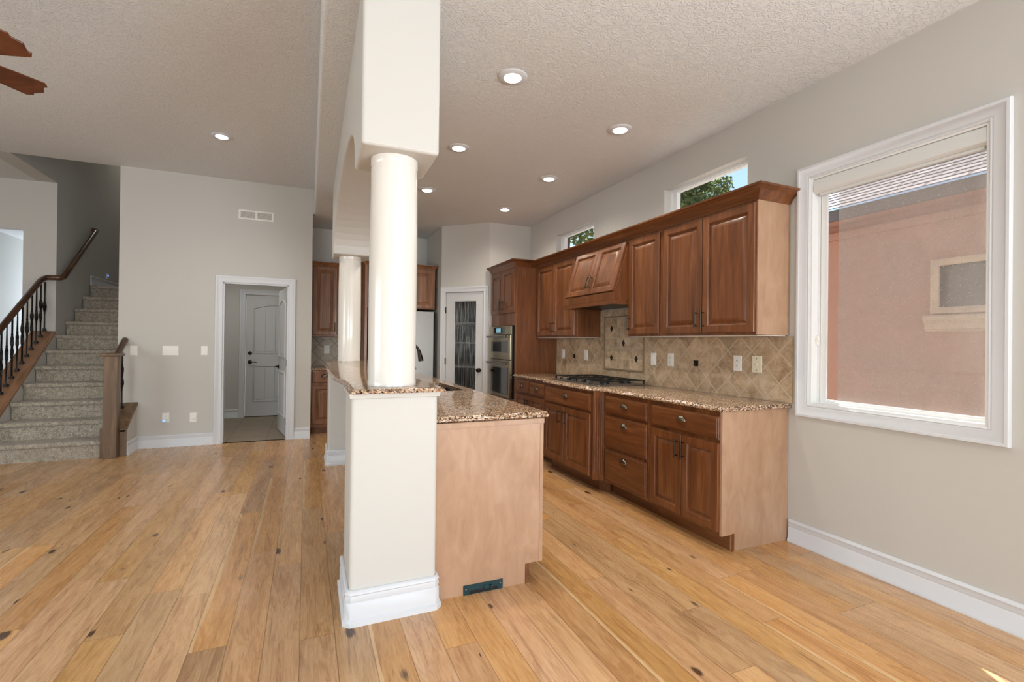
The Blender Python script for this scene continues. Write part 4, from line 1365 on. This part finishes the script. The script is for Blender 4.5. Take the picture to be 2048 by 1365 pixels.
hn = V3((-hd_.y, hd_.x, 0))
plank_door(hd_, hn, (-.232, 7.066, .012), .735, 2.0, d2)
for z in (1.80, 1.0, .22):
    MB().tube([(-.229, 7.064, z - .045), (-.229, 7.064, z + .045)], .009, 10).build('hinge', 'bronze', d2, smooth=40)
q = V3((-.232, 7.066, .92)) + hd_ * .675
MB().lathe_dir([(.030, .0002), (.030, .008), (.013, .016), (.012, .045)], q, hn, 18).tube([q + hn * .045, q + hn * .047 - hd_ * .06, q + hn * .045 - hd_ * .1], [.010, .009, .007], 10).build('lever_handle', 'bronze', d2, smooth=40)

# wall return vent
vt = thing('wall_vent', (-.601, YB, 2.837), 'white double return-air grille high on the beige wall', 'vent')
g = MB().wall(lambda a, b, d: (a, YB - .0004 - d, b), -.80, -.402, 2.835, 2.953, [(-.778, -.613, 2.853, 2.935), (-.589, -.424, 2.853, 2.935)], .008)
g.build('frame', 'plate', vt, bevel=.002)
MB().box(-.778, -.424, YB - .0015, YB - .0006, 2.853, 2.935).build('backing', 'grille_dark', vt)
g = MB()
for k in range(9):
    z = 2.857 + .0092 * k
    for a, b in ((-.778, -.613), (-.589, -.424)):
        g.obox(((a + b) / 2, YB - .0055, z), ((b - a) / 2, 0, 0), (0, .0022, -.0022), (0, .0005, .0005))
g.build('louvres', 'plate', vt)

# ------------------------------------------------------------------ stairs
RISE, RUN, SY = .191, .26, 6.56
st = thing('staircase', (-2.5, 7.9, 0), 'beige carpeted staircase climbing behind the beige wall', 'stairs')
for k in range(11):
    y, z0, z1 = SY + RUN * k, RISE * k, RISE * (k + 1)
    pr = [(y + .004, z0), (y + .004, z1 - .055)]
    for j in range(8):
        t = math.pi * (j / 7) - math.pi / 2
        pr.append((y + .0 - .026 * math.cos(t), z1 - .026 + .026 * math.sin(t)))
    yend = y + RUN + .003 if k < 10 else 12.09
    pr += [(yend, z1), (yend, z0)]
    x1 = -2.035 if y < YB else -2.012
    MB().prism(pr, 'X', -2.99, x1).build('step', 'carpet', st, smooth=40)
capz = lambda y: .935 + .76 * (y - 7.5)
capr = lambda y: .304 + .66 * (y - 6.57)
g = MB().prism([(6.45, 0), (8.098, 0), (8.098, capz(8.098) - .032), (6.45, capz(6.45) - .032)], 'X', -3.2, -2.999)
struct(g.build('wall_stair_knee_left', 'wall'))
g = MB().prism([(6.60, 0), (6.948, 0), (6.948, capr(6.948) - .032), (6.60, capr(6.60) - .032)], 'X', -2.034, -1.82)
struct(g.build('wall_stair_knee_right', 'wall'))

def slant_cap(name, x0, x1, y0, y1, zf, mat, parent):
    pl = [(y0, zf(y0) - .031), (y1, zf(y1) - .031), (y1, zf(y1)), (y0, zf(y0))]
    return MB().prism(pl, 'X', x0, x1).build(name, mat, parent, bevel=.004)

def baluster(parent, x, y, z0, z1, kind, mesh_name='baluster'):
    g = MB()
    s = .0065
    mids = [(.40, .085), (.60, .085)] if kind else [(.5, .1)]
    h = z1 - z0
    # square bar with twisted baskets
    prof = [(z0, s), ]
    for f, hl in mids:
        c = z0 + h * f
        for dz, r in ((-hl, s), (-hl * .93, s * 1.5), (-hl * .85, s), (-hl * .45, s * 1.9), (0, s * 2.3), (hl * .45, s * 1.9), (hl * .85, s), (hl * .93, s * 1.5), (hl, s)):
            prof.append((c + dz, r))
    prof.append((z1, s))
    L = []
    for i, (z, r) in enumerate(prof):
        a0 = z * 9.0
        L.append([(x + r * 1.35 * math.cos(a0 + math.pi / 4 + math.pi / 2 * k), y + r * 1.35 * math.sin(a0 + math.pi / 4 + math.pi / 2 * k), z) for k in range(4)])
    g.loops(L)
    g.box(x - .018, x + .018, y - .018, y + .018, z0, z0 + .022)
    g.box(x - .013, x + .013, y - .013, y + .013, z0 + .022, z0 + .034)
    return g.build(mesh_name, 'iron', parent)

lr = thing('stair_railing', (-3.1, 7.5, .5), 'left stair railing with dark wood handrail and black iron balusters', 'stair railing')
slant_cap('base_cap', -3.235, -2.992, 6.45, 8.096, capz, 'cap_wood', lr)
railz = lambda y: 1.386 + .743 * (y - 7.096)
RL = [(-3.10, 6.50, railz(6.50)), (-3.10, 7.0, railz(7.0)), (-3.10, 7.93, railz(7.93)), (-3.095, 8.01, railz(8.01) - .012), (-3.07, 8.045, 2.075), (-3.0, 8.05, 2.078), (-2.945, 8.055, 2.08), (-2.925, 8.09, 2.095), (-2.925, 8.2, 2.175), (-2.925, 9.10, 2.89), (-2.93, 9.16, 2.925), (-2.96, 9.18, 2.935), (-2.985, 9.18, 2.936)]
MB().tube(RL, .031, 12, squash=1.1).build('handrail', 'rail_wood', lr, smooth=50)
for k in range(11):
    y = 7.03 + .1063 * k
    baluster(lr, -3.105, min(y, 8.085), capz(y) + .0, railz(min(y, 7.99)) - .03, k % 2)

rr = thing('stair_railing', (-1.93, 6.7, 0), 'short stair railing with square newel post against the beige wall', 'stair railing')
np_ = MB().box(-1.992, -1.872, 6.468, 6.588, 0, 1.105).build('newel_post', 'dark_wood', rr, bevel=.003)
MB().panel((-2.02, 6.44, 1.1055), (1, 0, 0), (0, 1, 0), (0, 0, 1), .176, .176, [(.012, 0), (.004, .006), (0, .012), (0, .026), (.006, .032), (.03, .036)]).build('post_cap', 'dark_wood', np_, bevel=.002)
MB().box(-1.872, -1.815, 6.56, 6.598, 0, .29).build('end_block', 'dark_wood', rr, bevel=.002)
MB().box(-2.0345, -2.0, 6.53, 6.56, 0, .32).build('end_block', 'dark_wood', rr, bevel=.002)
slant_cap('base_cap', -2.034, -1.808, 6.56, 6.946, capr, 'dark_wood', rr)
MB().tube([(-1.94, 6.588, 1.045), (-1.94, 6.945, 1.285)], .032, 12, squash=1.1).build('handrail', 'rail_wood', rr, smooth=50)
for k, y in enumerate((6.74, 6.86)):
    baluster(rr, -1.94, y, capr(y), 1.045 + .672 * (y - 6.588) - .025, k)

# ------------------------------------------------------------------ recessed lights
LT = [(1.186, 2.801, ZK, 'nearest recessed light on the kitchen ceiling, beside the arch header'), (2.251, 3.137, ZK, 'recessed light near the right wall above the two tall doors'),
      (1.20, 4.014, ZK, 'brightest recessed light just right of the near column top'), (2.268, 4.371, ZK, 'recessed light in front of the range hood'),
      (2.292, 5.611, ZK, 'recessed light nearest the oven tower'), (1.217, 5.268, ZK, 'recessed light right beside the column, farthest in its row'),
      (-.79, 5.51, ZL, 'lone recessed light on the great room ceiling near the wall vent')]
def down_light(x, y, z, label):
    t = thing('recessed_light', (x, y, z), label, 'ceiling light', 'recessed ceiling lights')
    MB().lathe([(.094, z - .0004), (.094, z - .004), (.088, z - .009), (.056, z - .012), (.052, z - .006), (.05, z - .0004)], x, y, 32, False, False).build('trim_ring', 'trim', t, smooth=40)
    MB().lathe([(.05, z - .002), (.049, z - .010), (.042, z - .018), (.028, z - .024), (.008, z - .026)], x, y, 24).build('bulb', 'bulb', t, smooth=60)
    return t
proto = None
for x, y, z, lab in LT:
    if proto is None:
        proto = down_light(x, y, z, lab)
    else:
        dup(proto, (x, y, z), None, lab)
    add_light('recessed_lamp', 'SPOT', (x, y, z - .05), (0, 0, -1), 40, (1.0, .91, .79), .05, spot=150)

# ------------------------------------------------------------------ ceiling fan
fx, fy, fz = -1.76, 3.315, 2.75
fan = thing('ceiling_fan', (fx, fy, fz), 'wooden-bladed ceiling fan at the upper left of the great room', 'ceiling fan')
MB().lathe([(.02, ZL - .0005), (.07, ZL - .0006), (.065, ZL - .04), (.02, ZL - .06)], fx, fy, 24).build('canopy', 'bronze', fan, smooth=40)
MB().lathe([(.012, ZL - .05), (.012, fz + .10)], fx, fy, 12).build('downrod', 'bronze', fan, smooth=40)
MB().lathe([(.03, fz + .11), (.10, fz + .09), (.115, fz + .03), (.10, fz - .02), (.06, fz - .05), (.03, fz - .06)], fx, fy, 32).build('motor', 'bronze', fan, smooth=40)
for k in range(5):
    a = math.radians(-22 + 72 * k)
    d = V3((math.cos(a), math.sin(a), 0))
    s = V3((-math.sin(a), math.cos(a), 0))
    tilt = math.radians(-13)
    s = s * math.cos(tilt) + UP * math.sin(tilt)
    nn = d.cross(s)
    c = V3((fx, fy, fz))
    out = [(.15, -.055), (.20, -.065), (.46, -.085), (.485, -.06), (.475, -.045), (.50, 0), (.475, .045), (.485, .06), (.46, .085), (.20, .065), (.15, .055)]
    MB().loops([[c + d * p + s * q + nn * h for p, q in out] for h in (-.004, .004)]).build('blade', 'fan_wood', fan, bevel=.002)
    MB().obox(c + d * .13 + nn * -.008, d * .05, s * .02, nn * .003).build('blade_arm', 'bronze', fan)

# ------------------------------------------------------------------ outside
struct(MB().box(3.2, 16, -8, 20, -.35, -.25).build('ground', 'concrete'))
hs = thing('neighbour_house', (7.5, 1.0, -.25), 'terracotta stucco house seen through the large window', 'house')
HXW = 5.6
MB().wall(lambda a, b, d: (HXW + d, a, b), -5, 4.3, -.25, 2.75, [(1.55, 2.68, 1.63, 2.15)], .2).box(HXW + .2, 11, 4.1, 4.3, -.25, 2.75).build('wall', 'stucco', hs)
MB().box(HXW - .05, HXW - .001, -5, 4.33, 2.52, 2.60).build('frieze_band', 'stucco', hs)
MB().box(5.18, HXW + .1, -5, 4.6, 2.68, 2.70).build('soffit', 'stucco', hs)
MB().box(5.15, 5.19, -5, 4.62, 2.64, 2.752).build('fascia', 'fascia', hs)
# roof plane in its own frame so the shingle courses follow the slope
ang = math.atan2(.56, 1)
def roof():
    me = bpy.data.meshes.new('roof')
    L_, Wd = 9.7, 3.6
    rows = int(Wd / .13)
    g = MB()
    for k in range(rows):
        y0 = k * .13
        g.add([(-L_ / 2, y0, .007), (L_ / 2, y0, .007), (L_ / 2, y0 + .14, 0), (-L_ / 2, y0 + .14, 0), (-L_ / 2, y0, 0), (L_ / 2, y0, 0)], [(0, 1, 2, 3), (4, 5, 1, 0)])
    o = g.build('roof', 'shingles', hs, weld=False)
    o.data.transform(Matrix.Translation(ORI['neighbour_house']))
    o.location = V3((5.10, -.2, 2.755)) - ORI['neighbour_house']
    o.rotation_euler = Matrix(((0, math.cos(ang), -math.sin(ang)), (-1, 0, 0), (0, math.sin(ang), math.cos(ang)))).to_euler()
roof()
wf = MB().sweep([(1.55, 1.63), (2.68, 1.63), (2.68, 2.15), (1.55, 2.15)], [(0, 0), (0, .04), (.02, .045), (.06, .02), (.06, 0)], lambda a, b, d: (HXW - .001 - d, a, b), True, side=1)
wf.build('window_frame', 'stone_trim', hs)
MB().box(HXW + .06, HXW + .08, 1.55, 2.68, 1.63, 2.15).build('window_pane', 'dark_pane', hs)
MB().prism([(HXW - .001, 1.46), (HXW - .03, 1.46), (HXW - .03, 1.475), (HXW - .05, 1.48), (HXW - .05, 1.53), (HXW - .085, 1.57), (HXW - .085, 1.60), (HXW - .07, 1.615), (HXW - .001, 1.615)], 'Y', 1.45, 2.72).build('window_sill', 'stone_trim', hs)

def tree(loc, h, r, n, label, seed, squash=1.0):
    rnd = random.Random(seed)
    x, y, z0 = loc
    t = thing('tree', loc, label, 'tree', 'trees outside the clerestory windows')
    MB().tube([(x, y, z0), (x + .1, y, z0 + h * .4), (x, y + .1, z0 + h * .85)], [.22, .16, .05], 10).build('trunk', 'bark', t, smooth=50)
    blobs = []
    for _ in range(26):
        d = V3((rnd.gauss(0, 1), rnd.gauss(0, 1), rnd.gauss(0, 1))).normalized() * (rnd.random() ** .5)
        blobs.append((V3((x, y, z0 + h - r * .9 * squash)) + V3((d.x * r, d.y * r, d.z * r * squash)), r * rnd.uniform(.22, .4)))
    g = MB()
    br = MB()
    for c, rr_ in blobs[:14]:
        br.tube([(x, y, z0 + h * .45), ((x + c.x) / 2, (y + c.y) / 2, (z0 + h * .5 + c.z) / 2), c], [.06, .035, .012], 6)
    br.build('branches', 'bark', t, smooth=50)
    for _ in range(n):
        c, rr_ = blobs[rnd.randrange(len(blobs))]
        d = V3((rnd.gauss(0, 1), rnd.gauss(0, 1), rnd.gauss(0, 1))).normalized() * (rnd.random() ** .4) * rr_
        p = c + d
        a = V3((rnd.gauss(0, 1), rnd.gauss(0, 1), rnd.gauss(0, .6))).normalized()
        b = a.cross(V3((rnd.gauss(0, 1), rnd.gauss(0, 1), rnd.gauss(0, 1)))).normalized()
        s = rnd.uniform(.05, .1)
        g.add([p - a * s, p + b * s * .5, p + a * s, p - b * s * .5], [(0, 1, 2, 3)])
    g.build('foliage', 'leaf', t, weld=False)
    return t
tree((11.2, 12.2, -.25), 8.0, 2.1, 14000, 'leafy tree filling the clerestory window nearest the large window', 3)
tree((6.2, 11.2, -.25), 10.9, 1.5, 16000, 'tall tree filling the clerestory window beside the oven tower', 5, 2.8)
